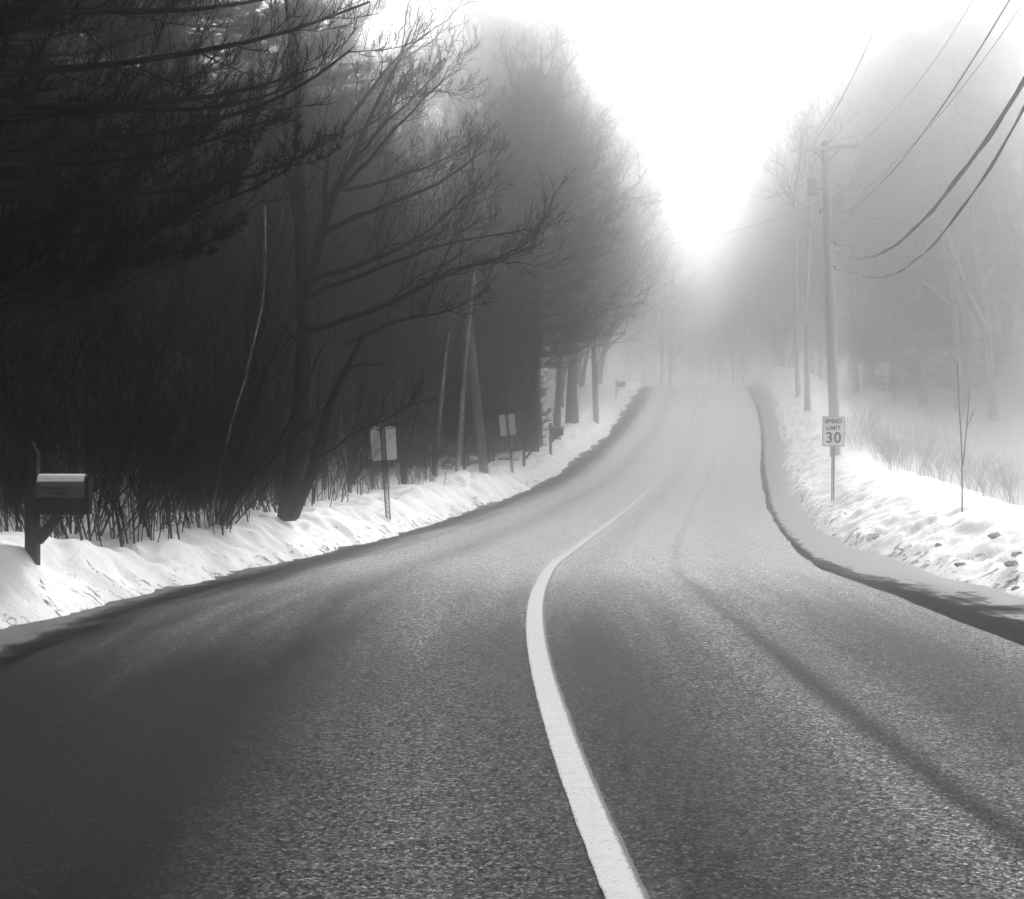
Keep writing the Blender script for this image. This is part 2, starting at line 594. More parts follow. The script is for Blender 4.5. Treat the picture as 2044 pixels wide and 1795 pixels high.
Y_FINE = yrows([(-30, 6, 1.5), (6, 32, .09), (32, 60, .16), (60, 120, .5), (120, 260, 4)])
Y_ROAD = yrows([(-30, 4, 1), (4, 60, .12), (60, 130, .6), (130, 300, 4)])
T_ROAD = np.linspace(-3.5, 3.55, 16)


def road_z(Y, T): return zr(Y) - .012 * (T / 3.5) ** 2 * 3


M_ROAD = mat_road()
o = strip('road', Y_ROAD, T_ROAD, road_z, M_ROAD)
_rv = np.empty(len(o.data.vertices) * 3); o.data.vertices.foreach_get('co', _rv); _rv = _rv.reshape(len(Y_ROAD), 16, 3)
_rv[:, 0, 0] += .12 * fbm(Y_ROAD * .9, 0 * Y_ROAD, 91, 4); _rv[:, -1, 0] += .07 * fbm(Y_ROAD * .8, 0 * Y_ROAD, 92, 4)
o.data.vertices.foreach_set('co', _rv.ravel())
tag(o, 'two lane asphalt road curving uphill into the fog', 'road', kind='structure')

# centre line: a bright stripe and the worn older paint showing at its edge
lw = .068
ed = lambda Y, s: .005 * vnoise(Y * 5, 0 * Y + s, 77) + .005 * vnoise(Y * 31, 0 * Y + s, 78)
Yl = yrows([(-8, 4, .5), (4, 20, .03), (20, 60, .2), (60, 110, .6)])
V = []; Fq = []; U = []


def line_mesh(name, a, b, dz, mat):
    Ya = Yl
    ta, tb = a + ed(Ya, 1), b + ed(Ya, 5)
    T = np.stack([ta, (ta + tb) / 2, tb], 1)
    YY = np.repeat(Ya[:, None], 3, 1)
    X = xc(YY) + T
    Z = road_z(YY, T) + dz
    V = np.stack([X, YY, Z], -1).reshape(-1, 3)
    i = np.arange(len(Ya) - 1)[:, None] * 3 + np.arange(2)[None]
    F = np.stack([i, i + 1, i + 4, i + 3], -1).reshape(-1, 4)
    return obj(name, np_mesh(name, V, F, np.stack([T, YY], -1).reshape(-1, 2)), mat)


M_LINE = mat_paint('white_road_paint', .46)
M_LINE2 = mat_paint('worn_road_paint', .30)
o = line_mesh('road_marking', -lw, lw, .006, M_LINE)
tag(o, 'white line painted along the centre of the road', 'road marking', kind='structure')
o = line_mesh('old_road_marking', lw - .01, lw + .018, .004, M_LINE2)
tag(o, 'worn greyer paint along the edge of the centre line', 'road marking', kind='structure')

M_SHO = mat_shoulder('icy_shoulder', 1.0, .20)
M_SHOL = mat_shoulder('slushy_shoulder', .45, .50, .5)
tsR = np.linspace(3.4, 5.2, 26)
o = strip('road_shoulder', Y_ROAD, tsR, lambda Y, T: zr(Y) - .05 - .03 * sstep(3.52, 3.7, T) + .02 * sstep(4, 5, T), M_SHO, lambda Y, T: (T - 3.55, Y))
tag(o, 'flat icy shoulder with a dark wet edge beside the uphill lane', 'road shoulder', kind='structure')
tsL = np.linspace(-4.75, -3.3, 20)
o = strip('road_shoulder', Y_ROAD, tsL, lambda Y, T: zr(Y) - .045 - .02 * sstep(-3.5, -3.7, T), M_SHOL, lambda Y, T: (-T - 3.47, Y))
tag(o, 'narrow slushy shoulder under the mailbox side snowbank', 'road shoulder', kind='structure')

tL = np.concatenate([np.arange(-8.6, -6, .2), np.arange(-6, -3.2, .07)])
o = strip('snow_bank', Y_FINE, tL, bankL, mat_snow('ploughed_snow_wood_side', -1), lambda Y, T: (tfL(Y) - T, Y))
tag(o, 'ploughed snowbank along the dark wood with the mailboxes', 'snowbank', kind='structure')
tR = np.concatenate([np.arange(3.9, 6.6, .07), np.arange(6.6, 10.1, .2)])
o = strip('snow_bank', Y_FINE, tR, bankR, mat_snow('ploughed_snow_sign_side', 1), lambda Y, T: (T - tfR(Y), Y))
tag(o, 'dirty ploughed snowbank under the speed limit sign', 'snowbank', kind='structure')


# ------------------------------------------------------------------ tree machinery
def nrm(v): return v / np.maximum(np.linalg.norm(v, axis=-1, keepdims=True), 1e-9)


def tubes(Pts, Rad, k):
    """Pts (B,n,3), Rad (B,n) -> verts, quads"""
    B, n, _ = Pts.shape
    d = nrm(Pts[:, -1] - Pts[:, 0])
    ref = np.where(np.abs(d[:, 2:3]) < .85, np.array([[0, 0, 1.]]), np.array([[1., 0, 0]]))
    u = nrm(np.cross(d, ref)); w = np.cross(d, u)
    a = np.arange(k) * 2 * np.pi / k
    off = u[:, None, :] * np.cos(a)[None, :, None] + w[:, None, :] * np.sin(a)[None, :, None]
    V = Pts[:, :, None, :] + off[:, None] * Rad[:, :, None, None]
    idx = np.arange(B * n * k).reshape(B, n, k)
    F = np.stack([idx[:, :-1], np.roll(idx[:, :-1], -1, 2), np.roll(idx[:, 1:], -1, 2), idx[:, 1:]], -1).reshape(-1, 4)
    return V.reshape(-1, 3), F


def spawn(Pp, Rp, n, s0, s1, ang, ratio, up=0.0, wig=.05, npts=4, rfac=.012, upb=0.0, taper=.55, flat=0.0, rmin=.0025, angsd=.25):
    B, m, _ = Pp.shape
    s = s0 + (s1 - s0) * (np.arange(n)[None] + rng.random((B, n))) / n
    q = s * (m - 1)
    i = np.clip(q.astype(int), 0, m - 2); f = (q - i)[..., None]
    bi = np.arange(B)[:, None]
    p0 = Pp[bi, i] * (1 - f) + Pp[bi, i + 1] * f
    T = nrm(Pp[bi, i + 1] - Pp[bi, i])
    rp = Rp[bi, i] * (1 - f[..., 0]) + Rp[bi, i + 1] * f[..., 0]
    pl = np.linalg.norm(np.diff(Pp, axis=1), axis=2).sum(1)[:, None]
    rv = rng.normal(size=(B, n, 3))
    rv[..., 2] *= (1 - flat)
    pr = nrm(rv - (rv * T).sum(-1, keepdims=True) * T)
    a = ang * (1 + angsd * rng.normal(size=(B, n)))[..., None]
    d = np.cos(a) * T + np.sin(a) * pr
    d[..., 2] += upb
    d = nrm(d)
    Ln = pl * ratio * (1 - taper * s) * (.65 + .7 * rng.random((B, n)))
    u = np.linspace(0, 1, npts)
    pts = p0[:, :, None] + d[:, :, None] * (Ln[..., None] * u)[..., None]
    pts[..., 2] += up * Ln[..., None] * u ** 2
    wn = np.cumsum(rng.normal(size=(B, n, npts, 3)), axis=2) * wig * Ln[..., None, None]
    wn -= wn[:, :, :1]
    pts = pts + wn
    r0 = np.minimum(rp * .75, np.maximum(rfac * Ln, rmin))
    rad = np.maximum(r0[..., None] * (1 - .75 * u), rmin * .75)
    return pts.reshape(B * n, npts, 3), rad.reshape(B * n, npts)


def gather(parts):
    Vs, Fs, o = [], [], 0
    for v, f in parts:
        Vs.append(v); Fs.append(f + o); o += len(v)
    return np.concatenate(Vs), np.concatenate(Fs)


def blades(p, d, ln, w):
    """thin needle triangles from points p along d"""
    n = len(p)
    ref = rng.normal(size=(n, 3))
    s = nrm(np.cross(d, ref)) * np.asarray(w).reshape(-1, 1) * .5
    V = np.stack([p - s, p + s, p + d * np.asarray(ln).reshape(-1, 1)], 1).reshape(-1, 3)
    return V, np.arange(n * 3).reshape(-1, 3)


def trunk_line(h, r0, r1, lean=(0, 0), wig=.02, n=9):
    u = np.linspace(0, 1, n)
    p = np.stack([lean[0] * u ** 1.3, lean[1] * u ** 1.3, h * u], 1)
    w = np.cumsum(rng.normal(size=(n, 3)), 0) * wig * h / n
    w -= w[:1]; w[:, 2] = 0
    p = p + w
    p[0, 2] -= .35
    rad = r0 + (r1 - r0) * u
    rad[0] *= 1.35
    return p[None], rad[None]


def finish_tree(root, trunk_parts, crown_parts, mt, mc, needles=None, mn=None):
    v, f = gather(trunk_parts)
    obj('trunk', np_mesh('trunk', v, f, smooth=True), mt, root)
    v, f = gather(crown_parts)
    if needles is None:
        obj('crown', np_mesh('crown', v, f), mc, root)
    else:
        nv, nf = gather(needles)
        me = np_mesh('crown', np.concatenate([v, nv]), [f, nf + len(v)])
        me.materials.append(mc); me.materials.append(mn)
        mi = np.zeros(len(me.polygons), np.int32); mi[len(f):] = 1
        me.polygons.foreach_set('material_index', mi)
        obj('crown', me, None, root)


def bare_tree(name, label, group, h=16, r=.16, limbs=15, first=.3, ang=.8, lean=(0, 0), dens=1.0, mt=None, mc=None, multi=1, rm=.004, ratio=.42):
    root = thing(name, label, 'tree', group=group)
    tp, cp = [], []
    Ps, Rs = [], []
    for k in range(multi):
        a = k * 2.4
        le = (lean[0] + (0 if multi == 1 else math.cos(a) * h * .16), lean[1] + (0 if multi == 1 else math.sin(a) * h * .16))
        p, q = trunk_line(h * (1 - .12 * k), r * (1 - .2 * k), r * .12, le, .03, 10)
        Ps.append(p); Rs.append(q)
    Pt, Rt = np.concatenate(Ps), np.concatenate(Rs)
    tp.append(tubes(Pt, Rt, 8))
    a, ra = spawn(Pt, Rt, limbs, first, .97, ang, ratio, .18, .035, 6, .016, .25, .62, rmin=rm * 1.6)
    tp.append(tubes(a, ra, 5))
    b, rb = spawn(a, ra, int(9 * dens), .15, 1, .75, .45, .15, .05, 5, .012, .12, .5, rmin=rm * 1.2)
    cp.append(tubes(b, rb, 3))
    c, rc = spawn(b, rb, int(7 * dens), .12, 1, .7, .45, .1, .06, 4, .01, .08, .4, rmin=rm)
    cp.append(tubes(c, rc, 3))
    d, rd = spawn(c, rc, 4, .15, 1, .7, .5, .1, .05, 3, .01, .05, .3, rmin=rm * .8)
    cp.append(tubes(d, rd, 3))
    finish_tree(root, tp, cp, mt or M_BARK, mc or M_TWIG)
    return root


def pine_tree(name, label, group, h=24, r=.3, first=.22, spread=.24, tuft=26, nl=.17, nw=.012, whorls=24, droop=-.05, per=5, mats=None):
    """layered pine: near-level limbs carrying plumes of long needles"""
    root = thing(name, label, 'tree', group=group)
    Pt, Rt = trunk_line(h, r, .03, (rng.normal() * .4, rng.normal() * .4), .01, 10)
    n = whorls * per
    s = first + (1 - first) * (np.repeat(np.arange(whorls), per) + .25 * rng.random(n)) / whorls
    az = rng.random(n) * 2 * np.pi
    z = s * h
    prof = np.interp((s - first) / (1 - first), [0, .18, .5, .8, 1], [.75, 1, .8, .45, .06])
    Ln = h * spread * prof * (.55 + .65 * rng.random(n))
    u = np.linspace(0, 1, 6)
    dirv = np.stack([np.cos(az), np.sin(az), np.zeros(n)], 1)
    q = s * 9
    i = np.clip(q.astype(int), 0, 8)
    f = (q - i)[:, None]
    p0 = Pt[0][i] * (1 - f) + Pt[0][i + 1] * f
    pts = p0[:, None] + dirv[:, None] * (Ln[:, None] * u)[..., None]
    sl = np.interp((s - first) / (1 - first), [0, .5, 1], [droop, .12, .6])
    pts[..., 2] += Ln[:, None] * (sl[:, None] * u + .14 * u ** 2.5)
    pts[..., :] += np.cumsum(rng.normal(size=pts.shape), 1) * .012 * Ln[:, None, None]
    rad = np.maximum(.016 * Ln[:, None] * (1 - .8 * u), .006)
    b, rb = spawn(pts, rad, 8, .3, 1, .65, .36, .1, .03, 4, .012, .12, .35, flat=.6, rmin=.004)
    # plumes on the side shoots
    m = 7
    ss = .25 + .75 * (np.arange(m)[None] + rng.random((len(b), m))) / m
    qq = ss * 3; ii = np.clip(qq.astype(int), 0, 2); ff = (qq - ii)[..., None]
    bi = np.arange(len(b))[:, None]
    c = (b[bi, ii] * (1 - ff) + b[bi, ii + 1] * ff).reshape(-1, 3)
    T = nrm(b[bi, ii + 1] - b[bi, ii]).reshape(-1, 3)
    k = max(3, int(tuft / 4))
    cc = np.repeat(c, k, 0)
    d = nrm(np.repeat(T, k, 0) * .8 + rng.normal(size=cc.shape) * .6 + np.array([0, 0, .22]))
    sc = h / 24
    needles = [blades(cc + rng.normal(size=cc.shape) * .05 * sc, d, nl * sc * (.7 + .7 * rng.random(len(cc))) * 1.6, nw * sc * (.8 + .5 * rng.random(len(cc))))]
    finish_tree(root, [tubes(Pt, Rt, 8), tubes(pts, rad, 4)], [tubes(b, rb, 3)], *(mats[:2] if mats else (M_BARK, M_TWIG)), needles, mats[2] if mats else M_NEEDLE)
    return root


def shrub(name, label, group, stems=14, h=2.6, spread=.5, lean=.3, dens=1.0, r=.012, cat='shrub', mt=None):
    root = thing(name, label, cat, group=group)
    az = rng.random(stems) * 2 * np.pi
    u = np.linspace(0, 1, 6)
    base_ = np.stack([np.cos(az), np.sin(az), 0 * az], 1) * (rng.random(stems) * spread * .4)[:, None]
    hh = h * (.55 + .55 * rng.random(stems))
    out = lean * (.3 + rng.random(stems))
    P0 = base_[:, None] + np.stack([np.cos(az)[:, None] * (hh * out)[:, None] * u ** 1.4, np.sin(az)[:, None] * (hh * out)[:, None] * u ** 1.4, hh[:, None] * u], -1)
    P0 += np.cumsum(rng.normal(size=P0.shape), 1) * .036 * h * .5
    P0[:, 0, 2] = -.3
    R0 = np.maximum(r * (.6 + .8 * rng.random(stems))[:, None] * (1 - .8 * u), .003)
    a, ra = spawn(P0, R0, int(9 * dens), .12, 1, .7, .40, .2, .05, 4, .012, .25, .5, rmin=.0028)
    b, rb = spawn(a, ra, int(5 * dens), .2, 1, .55, .45, .15, .05, 3, .012, .2, .4, rmin=.0022)
    v, f = gather([tubes(P0, R0, 4)])
    obj('stem', np_mesh('stem', v, f), mt or M_TWIG, root)
    v, f = gather([tubes(a, ra, 3), tubes(b, rb, 3)])
    obj('crown', np_mesh('crown', v, f), mt or M_TWIG, root)
    return root


def resample(pts, n):
    pts = np.asarray(pts, float)
    d = np.concatenate([[0], np.cumsum(np.linalg.norm(np.diff(pts, axis=0), axis=1))])
    # smooth (Catmull-Rom like) resampling
    u = np.linspace(0, d[-1], n)
    out = np.stack([np.interp(u, d, pts[:, k]) for k in range(3)], 1)
    for _ in range(2):
        out[1:-1] = out[1:-1] * .5 + (out[:-2] + out[2:]) * .25
    return out


def limb(pix, Y0, Y1, r0, r1, n=14):
    ys = np.linspace(Y0, Y1, len(pix))
    return resample([P(x, y, d) for (x, y), d in zip(pix, ys)], n), np.linspace(r0, r1, n)


# ------------------------------------------------------------------ the big bare tree over the bank
def hero_tree():
    root = thing('bare_tree', 'large black bare tree forking from the snowbank, limbs reaching over the road', 'tree')
    Y = 23.0
    trunks = [
        limb([(572, 1040), (580, 985), (590, 930), (600, 850), (606, 770), (612, 660), (614, 560), (600, 480), (598, 380), (612, 260), (600, 140), (585, 20), (575, -80)], Y, Y + .4, .17, .03, 20),
        limb([(585, 1030), (615, 970), (632, 920), (646, 860), (660, 790), (690, 735), (715, 700), (730, 660)], Y - .2, Y - 1.0, .11, .035, 16),
        limb([(612, 600), (632, 520), (650, 440), (668, 380), (700, 330), (730, 280), (755, 215), (785, 160), (812, 110), (830, 60)], Y, Y - .6, .085, .012, 16),
        limb([(650, 440), (648, 380), (652, 300), (690, 250), (740, 190), (790, 120), (830, 95), (878, 60)], Y - .1, Y + .9, .05, .01, 16),
        limb([(600, 480), (580, 380), (560, 260), (575, 120), (600, 0), (610, -60)], Y, Y + .6, .06, .015, 14),
    ]
    limbs = [
        limb([(640, 470), (700, 440), (770, 410), (850, 380), (905, 350), (950, 330), (968, 300)], Y - .2, Y - 1.2, .05, .007),
        limb([(622, 560), (690, 540), (760, 515), (830, 480), (900, 430), (930, 400), (962, 350)], Y - .2, Y - 1.5, .05, .007),
        limb([(622, 590), (700, 560), (800, 520), (860, 495), (930, 480), (985, 470), (1050, 462)], Y - .2, Y - 2.0, .045, .006),
        limb([(615, 660), (680, 640), (740, 615), (800, 590), (860, 555), (920, 525), (980, 512), (1040, 490), (1085, 455)], Y - .1, Y - 2.2, .055, .007, 18),
        limb([(860, 555), (940, 530), (1000, 520), (1060, 500), (1095, 480)], Y - 1.2, Y - 2.0, .022, .005),
        limb([(690, 690), (740, 660), (800, 640), (860, 625), (930, 610), (965, 590), (998, 555)], Y - .6, Y - 2.0, .04, .006, 16),
        limb([(660, 390), (740, 330), (800, 250), (840, 210), (880, 160), (915, 145)], Y - .3, Y - 1.3, .04, .006),
        limb([(668, 380), (740, 365), (820, 340), (880, 325), (925, 300), (955, 275)], Y - .3, Y - .9, .035, .006),
        limb([(700, 330), (770, 250), (835, 200), (870, 150), (905, 125)], Y - .5, Y - 1.5, .03, .006),
        limb([(655, 310), (720, 260), (790, 210), (850, 185), (910, 200)], Y - .1, Y + .4, .026, .006),
        limb([(598, 400), (560, 340), (530, 300), (500, 270)], Y, Y + .6, .03, .006),
        limb([(606, 700), (560, 640), (520, 600), (470, 580), (430, 560)], Y, Y + .8, .03, .006),
        limb([(632, 920), (690, 880), (760, 850), (830, 800)], Y - .2, Y - .5, .02, .005),
        limb([(660, 790), (700, 740), (740, 735), (765, 735)], Y - .6, Y - .9, .03, .012),
        limb([(646, 860), (640, 800), (650, 740), (640, 690)], Y - .4, Y, .02, .006),
    ]
    Pt = np.stack([a for a, _ in [(resample(t[0], 16), 0) for t in trunks]])
    Rt = np.stack([np.linspace(t[1][0], t[1][-1], 16) for t in trunks])
    Pl = np.stack([resample(t[0], 14) for t in limbs]); Rl = np.stack([np.linspace(t[1][0], t[1][-1], 14) for t in limbs])
    for A, amp in ((Pt, .02), (Pl, .03)):
        w = np.cumsum(rng.normal(size=A.shape), 1) * amp * .6; A += w - w[:, :1]
    b0, rb0 = spawn(Pt[2:], Rt[2:], 12, .2, 1, .6, .32, .1, .04, 6, .012, .25, .5, rmin=.006)
    b1, rb1 = spawn(Pl[:13], Rl[:13], 11, .22, 1, .5, .30, .18, .05, 6, .011, .18, .45, rmin=.0055)
    b, rb = np.concatenate([b0, b1]), np.concatenate([rb0, rb1])
    c, rc = spawn(b, rb, 8, .15, 1, .6, .42, .12, .06, 4, .011, .15, .4, rmin=.0042)
    d, rd = spawn(c, rc, 5, .2, 1, .65, .45, .1, .05, 3, .011, .1, .3, rmin=.0035)
    finish_tree(root, [tubes(Pt, Rt, 10), tubes(Pl, Rl, 6)], [tubes(b, rb, 4), tubes(c, rc, 3), tubes(d, rd, 3)], M_BARK, M_TWIG)
    return root


hero_tree()


# ------------------------------------------------------------------ near larches whose boughs black out the upper corner
def bough_tree(label, X, Y, h, lo, hi, n, length, traced=(), needles=False, name='larch_tree'):
    root = thing(name, label, 'tree')
    z0 = ground_z(X, Y)
    Pt, Rt = trunk_line(h, .24, .05, (.2, .1), .01, 12)
    Pt = Pt + np.array([X, Y, z0])
    s = np.sort(lo + (hi - lo) * rng.random(n))
    az = rng.normal(size=n) * .9 - .15
    az = np.where(rng.random(n) < .3, rng.random(n) * 6.28, az)
    u = np.linspace(0, 1, 10)
    Ln = length * (.55 + .6 * rng.random(n))
    dirv = np.stack([np.cos(az), np.sin(az), 0 * az], 1)
    q = s * 11; i = np.clip(q.astype(int), 0, 10); f = (q - i)[:, None]
    p0 = Pt[0][i] * (1 - f) + Pt[0][i + 1] * f
    pts = p0[:, None] + dirv[:, None] * (Ln[:, None] * u)[..., None]
    pts[..., 2] += Ln[:, None] * ((-.12 + .1 * rng.random(n))[:, None] * u + .32 * u ** 3)
    pts += np.cumsum(rng.normal(size=pts.shape), 1) * .01 * Ln[:, None, None]
    rad = np.maximum(.011 * Ln[:, None] * (1 - .85 * u), .006)
    if traced:
        tp = np.stack([limb(px, a, b, .035, .007, 10)[0] for px, a, b in traced])
        tr = np.repeat(np.linspace(.034, .008, 10)[None], len(tp), 0)
        pts, rad = np.concatenate([pts, tp]), np.concatenate([rad, tr])
    b, rb = spawn(pts, rad, 13, .12, 1, .62, .22, .12, .03, 5, .010, .1, .45, flat=.35, rmin=.0045)
    allp = [tubes(b, rb, 3)]
    # upright spur twigs, the brush along every bough
    c, rc = spawn(b, rb, 11, .08, 1, .8, .30, .30, .04, 3, .014, .55, .25, rmin=.003)
    e, re = spawn(pts, rad, 24, .25, 1, .85, .075, .3, .04, 3, .014, .65, .3, rmin=.0035)
    d, rd = spawn(c, rc, 3, .2, 1, .7, .5, .2, .04, 2, .014, .4, .2, rmin=.0026)
    allp += [tubes(c, rc, 3), tubes(e, re, 3), tubes(d, rd, 3)]
    nd = None
    if needles:
        nd = []
        for A, m, w in ((b, 16, .012), (c, 9, .011)):
            kk = A.shape[1] - 1
            ss = rng.random((len(A), m)); qq = ss * kk; ii = np.clip(qq.astype(int), 0, kk - 1); ff = (qq - ii)[..., None]
            bi = np.arange(len(A))[:, None]
            q0 = (A[bi, ii] * (1 - ff) + A[bi, ii + 1] * ff).reshape(-1, 3)
            T = nrm(A[bi, ii + 1] - A[bi, ii]).reshape(-1, 3)
            dd = nrm(T * .6 + rng.normal(size=T.shape) * .7)
            nd.append(blades(q0, dd, .035 + .05 * rng.random(len(q0)), w))
    finish_tree(root, [tubes(Pt, Rt, 8), tubes(pts, rad, 5)], allp, M_BARK, M_TWIG, nd, M_NEEDLE)
    return root


TR1 = [([(-60, 20), (60, 21), (345, 26), (450, 15), (520, 5), (600, -20)], 9.8, 9.0),
       ([(-40, 150), (200, 136), (344, 112), (450, 96), (533, 82), (600, 57), (680, 28), (738, 4)], 10.0, 8.8),
       ([(-30, 215), (200, 212), (344, 206), (450, 190), (567, 165), (630, 135)], 10.2, 9.4),
       ([(0, 300), (250, 275), (378, 258), (500, 226), (585, 187), (650, 150), (700, 100)], 10.4, 9.4),
       ([(0, 240), (150, 225), (300, 215), (430, 226), (520, 200), (590, 170)], 10.6, 9.9)]
TR2 = [([(0, 330), (260, 323), (395, 288), (470, 268), (540, 240)], 11, 10.3),
       ([(0, 400), (310, 385), (515, 361), (585, 320), (630, 298)], 11.4, 10.4),
       ([(0, 480), (200, 470), (350, 440), (450, 400), (520, 370)], 11.8, 10.6),
       ([(0, 560), (150, 545), (280, 525), (380, 500), (450, 470)], 12, 11)]
bough_tree('black larch with long upswept boughs crossing the topmost corner of the wood', -5.0, 10.2, 13, .30, .8, 44, 3.2, TR1)
bough_tree('black dense hemlock spreading its boughs over the nearest mailbox', -5.9, 12.2, 13, .17, .72, 74, 3.9, TR2, True, 'hemlock_tree')
bough_tree('dark hemlock half hidden behind the one over the nearest mailbox', -7.6, 17.0, 14, .14, .7, 60, 4.2, (), True, 'hemlock_tree')
bough_tree('dark larch with drooping boughs behind the nearest leafless shrubs', -9.2, 23.0, 16, .16, .8, 50, 4.2)

# ------------------------------------------------------------------ woods
LW = 'crowded bare trees of the dark wood'
protos = [bare_tree('bare_tree', 'thin dark leafless tree crowded into the dark wood beside the road', LW, h=hh, r=rr, limbs=nl, first=fi, ang=an, lean=(le, 0), multi=mu, dens=de, rm=.006)
          for hh, rr, nl, fi, an, le, mu, de in ((17, .15, 18, .22, .75, .5, 1, 1.0), (14, .11, 16, .16, .6, 1.2, 2, .9), (20, .2, 20, .28, .85, -.3, 1, 1.1),
                                                (12, .09, 16, .15, .65, .9, 1, 1.0), (16, .12, 14, .25, .55, .4, 3, .8))]
PW = 'dark evergreens of the wood'
pprotos = [pine_tree('pine_tree', 'dark layered pine standing inside the dark wood beside the road', PW, h=hh, r=rr, first=fi, spread=sp, whorls=wh, tuft=24, nl=.2, nw=.022, droop=dr)
           for hh, rr, fi, sp, wh, dr in ((22, .26, .08, .2, 22, -.12), (26, .3, .16, .22, 26, -.05), (10, .12, .06, .26, 16, -.2))]


def place(protos, used, X, Y, rz, sc, label=None, group=None, zs=None, dz=0):
    k = rng.integers(len(protos))
    pr = protos[k]
    loc = (X, Y, ground_z(X, Y) + dz)
    if id(pr) not in used:
        used.add(id(pr))
        pr.location = loc; pr.rotation_euler = (0, 0, rz); pr.scale = (sc, sc, sc)
        if label: pr['label'] = label
        if group: pr['group'] = group
        return pr
    return copy_thing(pr, loc, rz, sc, label, group)


used = set()


def scatter(n, Yr, tr, mind, taken, ok=None):
    out = []
    tries = 0
    while len(out) < n and tries < n * 60:
        tries += 1
        Y = rng.uniform(*Yr); t = rng.uniform(*tr)
        X = t + float(xc(Y))
        if not (-.45 < X / Y < .5): continue
        if ok and not ok(X, Y, t): continue
        if any((X - a) ** 2 + (Y - b) ** 2 < mind ** 2 for a, b in taken): continue
        taken.append((X, Y)); out.append((X, Y))
    return out


taken = [(-3.3, 23), (-5.0, 10.2), (-5.9, 12.2), (-7.6, 17), (-9.2, 23)]
PH = [17, 14, 20, 12, 16]


def place_wood(protos, hs, X, Y, slack):
    """scale a tree so its top stays near the wood's uneven skyline"""
    px = 1022 + X / Y * FPX
    yt = np.interp(px, [-100, 150, 330, 450, 600, 700, 800, 900, 1000], [60, 130, 190, 130, 90, 150, 260, 340, 420]) + slack
    top = CAM_Z + (800 - yt) / FPX * Y
    k = int(rng.integers(len(protos)))
    sc = (top - ground_z(X, Y)) / hs[k]
    place([protos[k]], used, X, Y, rng.random() * 6.28, float(np.clip(sc, .3, 1.4)))


for X, Y in scatter(78, (23.5, 52), (-24, -6.3), 1.15, taken):
    place_wood(protos, PH, X, Y, rng.uniform(-40, 200) if rng.random() < .6 else rng.uniform(100, 420))
for X, Y in scatter(34, (45, 85), (-34, -7), 2.0, taken):
    place_wood(protos, PH, X, Y, rng.uniform(-40, 160))
for X, Y in scatter(18, (30, 62), (-30, -9), 2.6, taken):
    place_wood(pprotos, [22, 26, 10], X, Y, rng.uniform(20, 300))
for X, Y in scatter(22, (50, 95), (-48, -10), 3, taken):
    place_wood(pprotos, [22, 26, 10], X, Y, rng.uniform(0, 250))
TP = 'tall pines added to shade the dark wood'
shade_pines = [pine_tree('pine_tree', 'tall dark pine added to shade the near wood, crown mostly above view', TP, h=25, r=.26, first=.42, spread=.2, whorls=18, tuft=26, nl=.26, nw=.04, droop=-.08, per=6)]
for X, Y in ((-9.5, 13), (-11, 19), (-9.2, 27), (-13, 25), (-8.6, 34), (-15, 32), (-12, 40), (-8, 43), (-7.8, 6.5), (-9, 1)):  # pines added to block light over the left wood and near road
    place(shade_pines, used, X, Y, rng.random() * 6.28, rng.uniform(.85, 1.1)); taken.append((X, Y))
# young dark evergreens closing the view at eye level
YE = 'young evergreens under the wood'
yprotos = [pine_tree('young_pine_tree', 'short dark young pine filling the wood at eye level', YE, h=7, r=.07, first=.03, spread=.24, whorls=15, tuft=24, nl=.42, nw=.05, droop=-.1)]
for X, Y in scatter(44, (27, 62), (-30, -8), 1.7, taken):
    place(yprotos, used, X, Y, rng.random() * 6.28, rng.uniform(.6, 1.15))

for px, Y, sc in ((905, 54, .8), (935, 50, .6), (962, 56, .8), (985, 52, .55), (1008, 57, .7), (1030, 60, .75), (1050, 63, .7), (1000, 64, 1.0), (1030, 72, .9), (870, 48, .7)):
    place(yprotos, used, (px - 1022) / FPX * Y, Y, rng.random() * 6.28, sc)

# grey far trees along the left of the climb, crowns leaning over the road
FL = 'fogged bare trees along the climb'
fprotos = [bare_tree('bare_tree', 'pale fogged bare tree leaning over the far climb of the road', FL, h=hh, r=.2, limbs=22, first=.25, ang=.85, lean=(le, -.5), dens=.72, rm=.011, mc=M_TWIG)
           for hh, le in ((20, 4.5), (17, 6.0), (22, 3.0))]
FH = [20, 17, 22]
for px, Y, yt in ((840, 66, 320), (900, 72, 360), (960, 76, 380), (1010, 80, 440), (1060, 84, 480),
                  (880, 88, 190), (950, 94, 180), (1010, 92, 270), (1060, 98, 320), (1110, 104, 420),
                  (900, 108, -60), (955, 116, -20), (1010, 124, 40), (1050, 132, 100), (1095, 136, 150), (1140, 142, 230), (1185, 148, 310),
                  (720, 108, -20), (790, 114, -60), (860, 110, -60), (925, 122, -40), (975, 114, 10), (1015, 122, 120), (1055, 130, 190), (1095, 126, 290), (1145, 138, 370), (1185, 146, 420)):
    X = (px - 1022) / FPX * Y
    k = int(rng.integers(3))
    sc = (CAM_Z + (800 - yt) / FPX * Y - ground_z(X, Y)) / FH[k]
    place([fprotos[k]], used, X, Y, rng.uniform(-.35, .35), float(np.clip(sc, .3, 2)))
WL = 'wide bare trees reaching over the climb'
wprotos = [bare_tree('bare_tree', 'wide bare tree stretching long limbs over the fogged end of the road', WL, h=15, r=.2, limbs=22, first=.16, ang=1.05, lean=(4.5, -.3), dens=.62, rm=.013, ratio=.62)]
for px, Y, yt in ((1120, 92, 470), (1160, 98, 420), (1195, 106, 450), (1150, 112, 380), (1185, 94, 560)):
    X = (px - 1022) / FPX * Y
    place(wprotos, used, X, Y, rng.uniform(-.3, .3), float((CAM_Z + (800 - yt) / FPX * Y - ground_z(X, Y)) / 15))
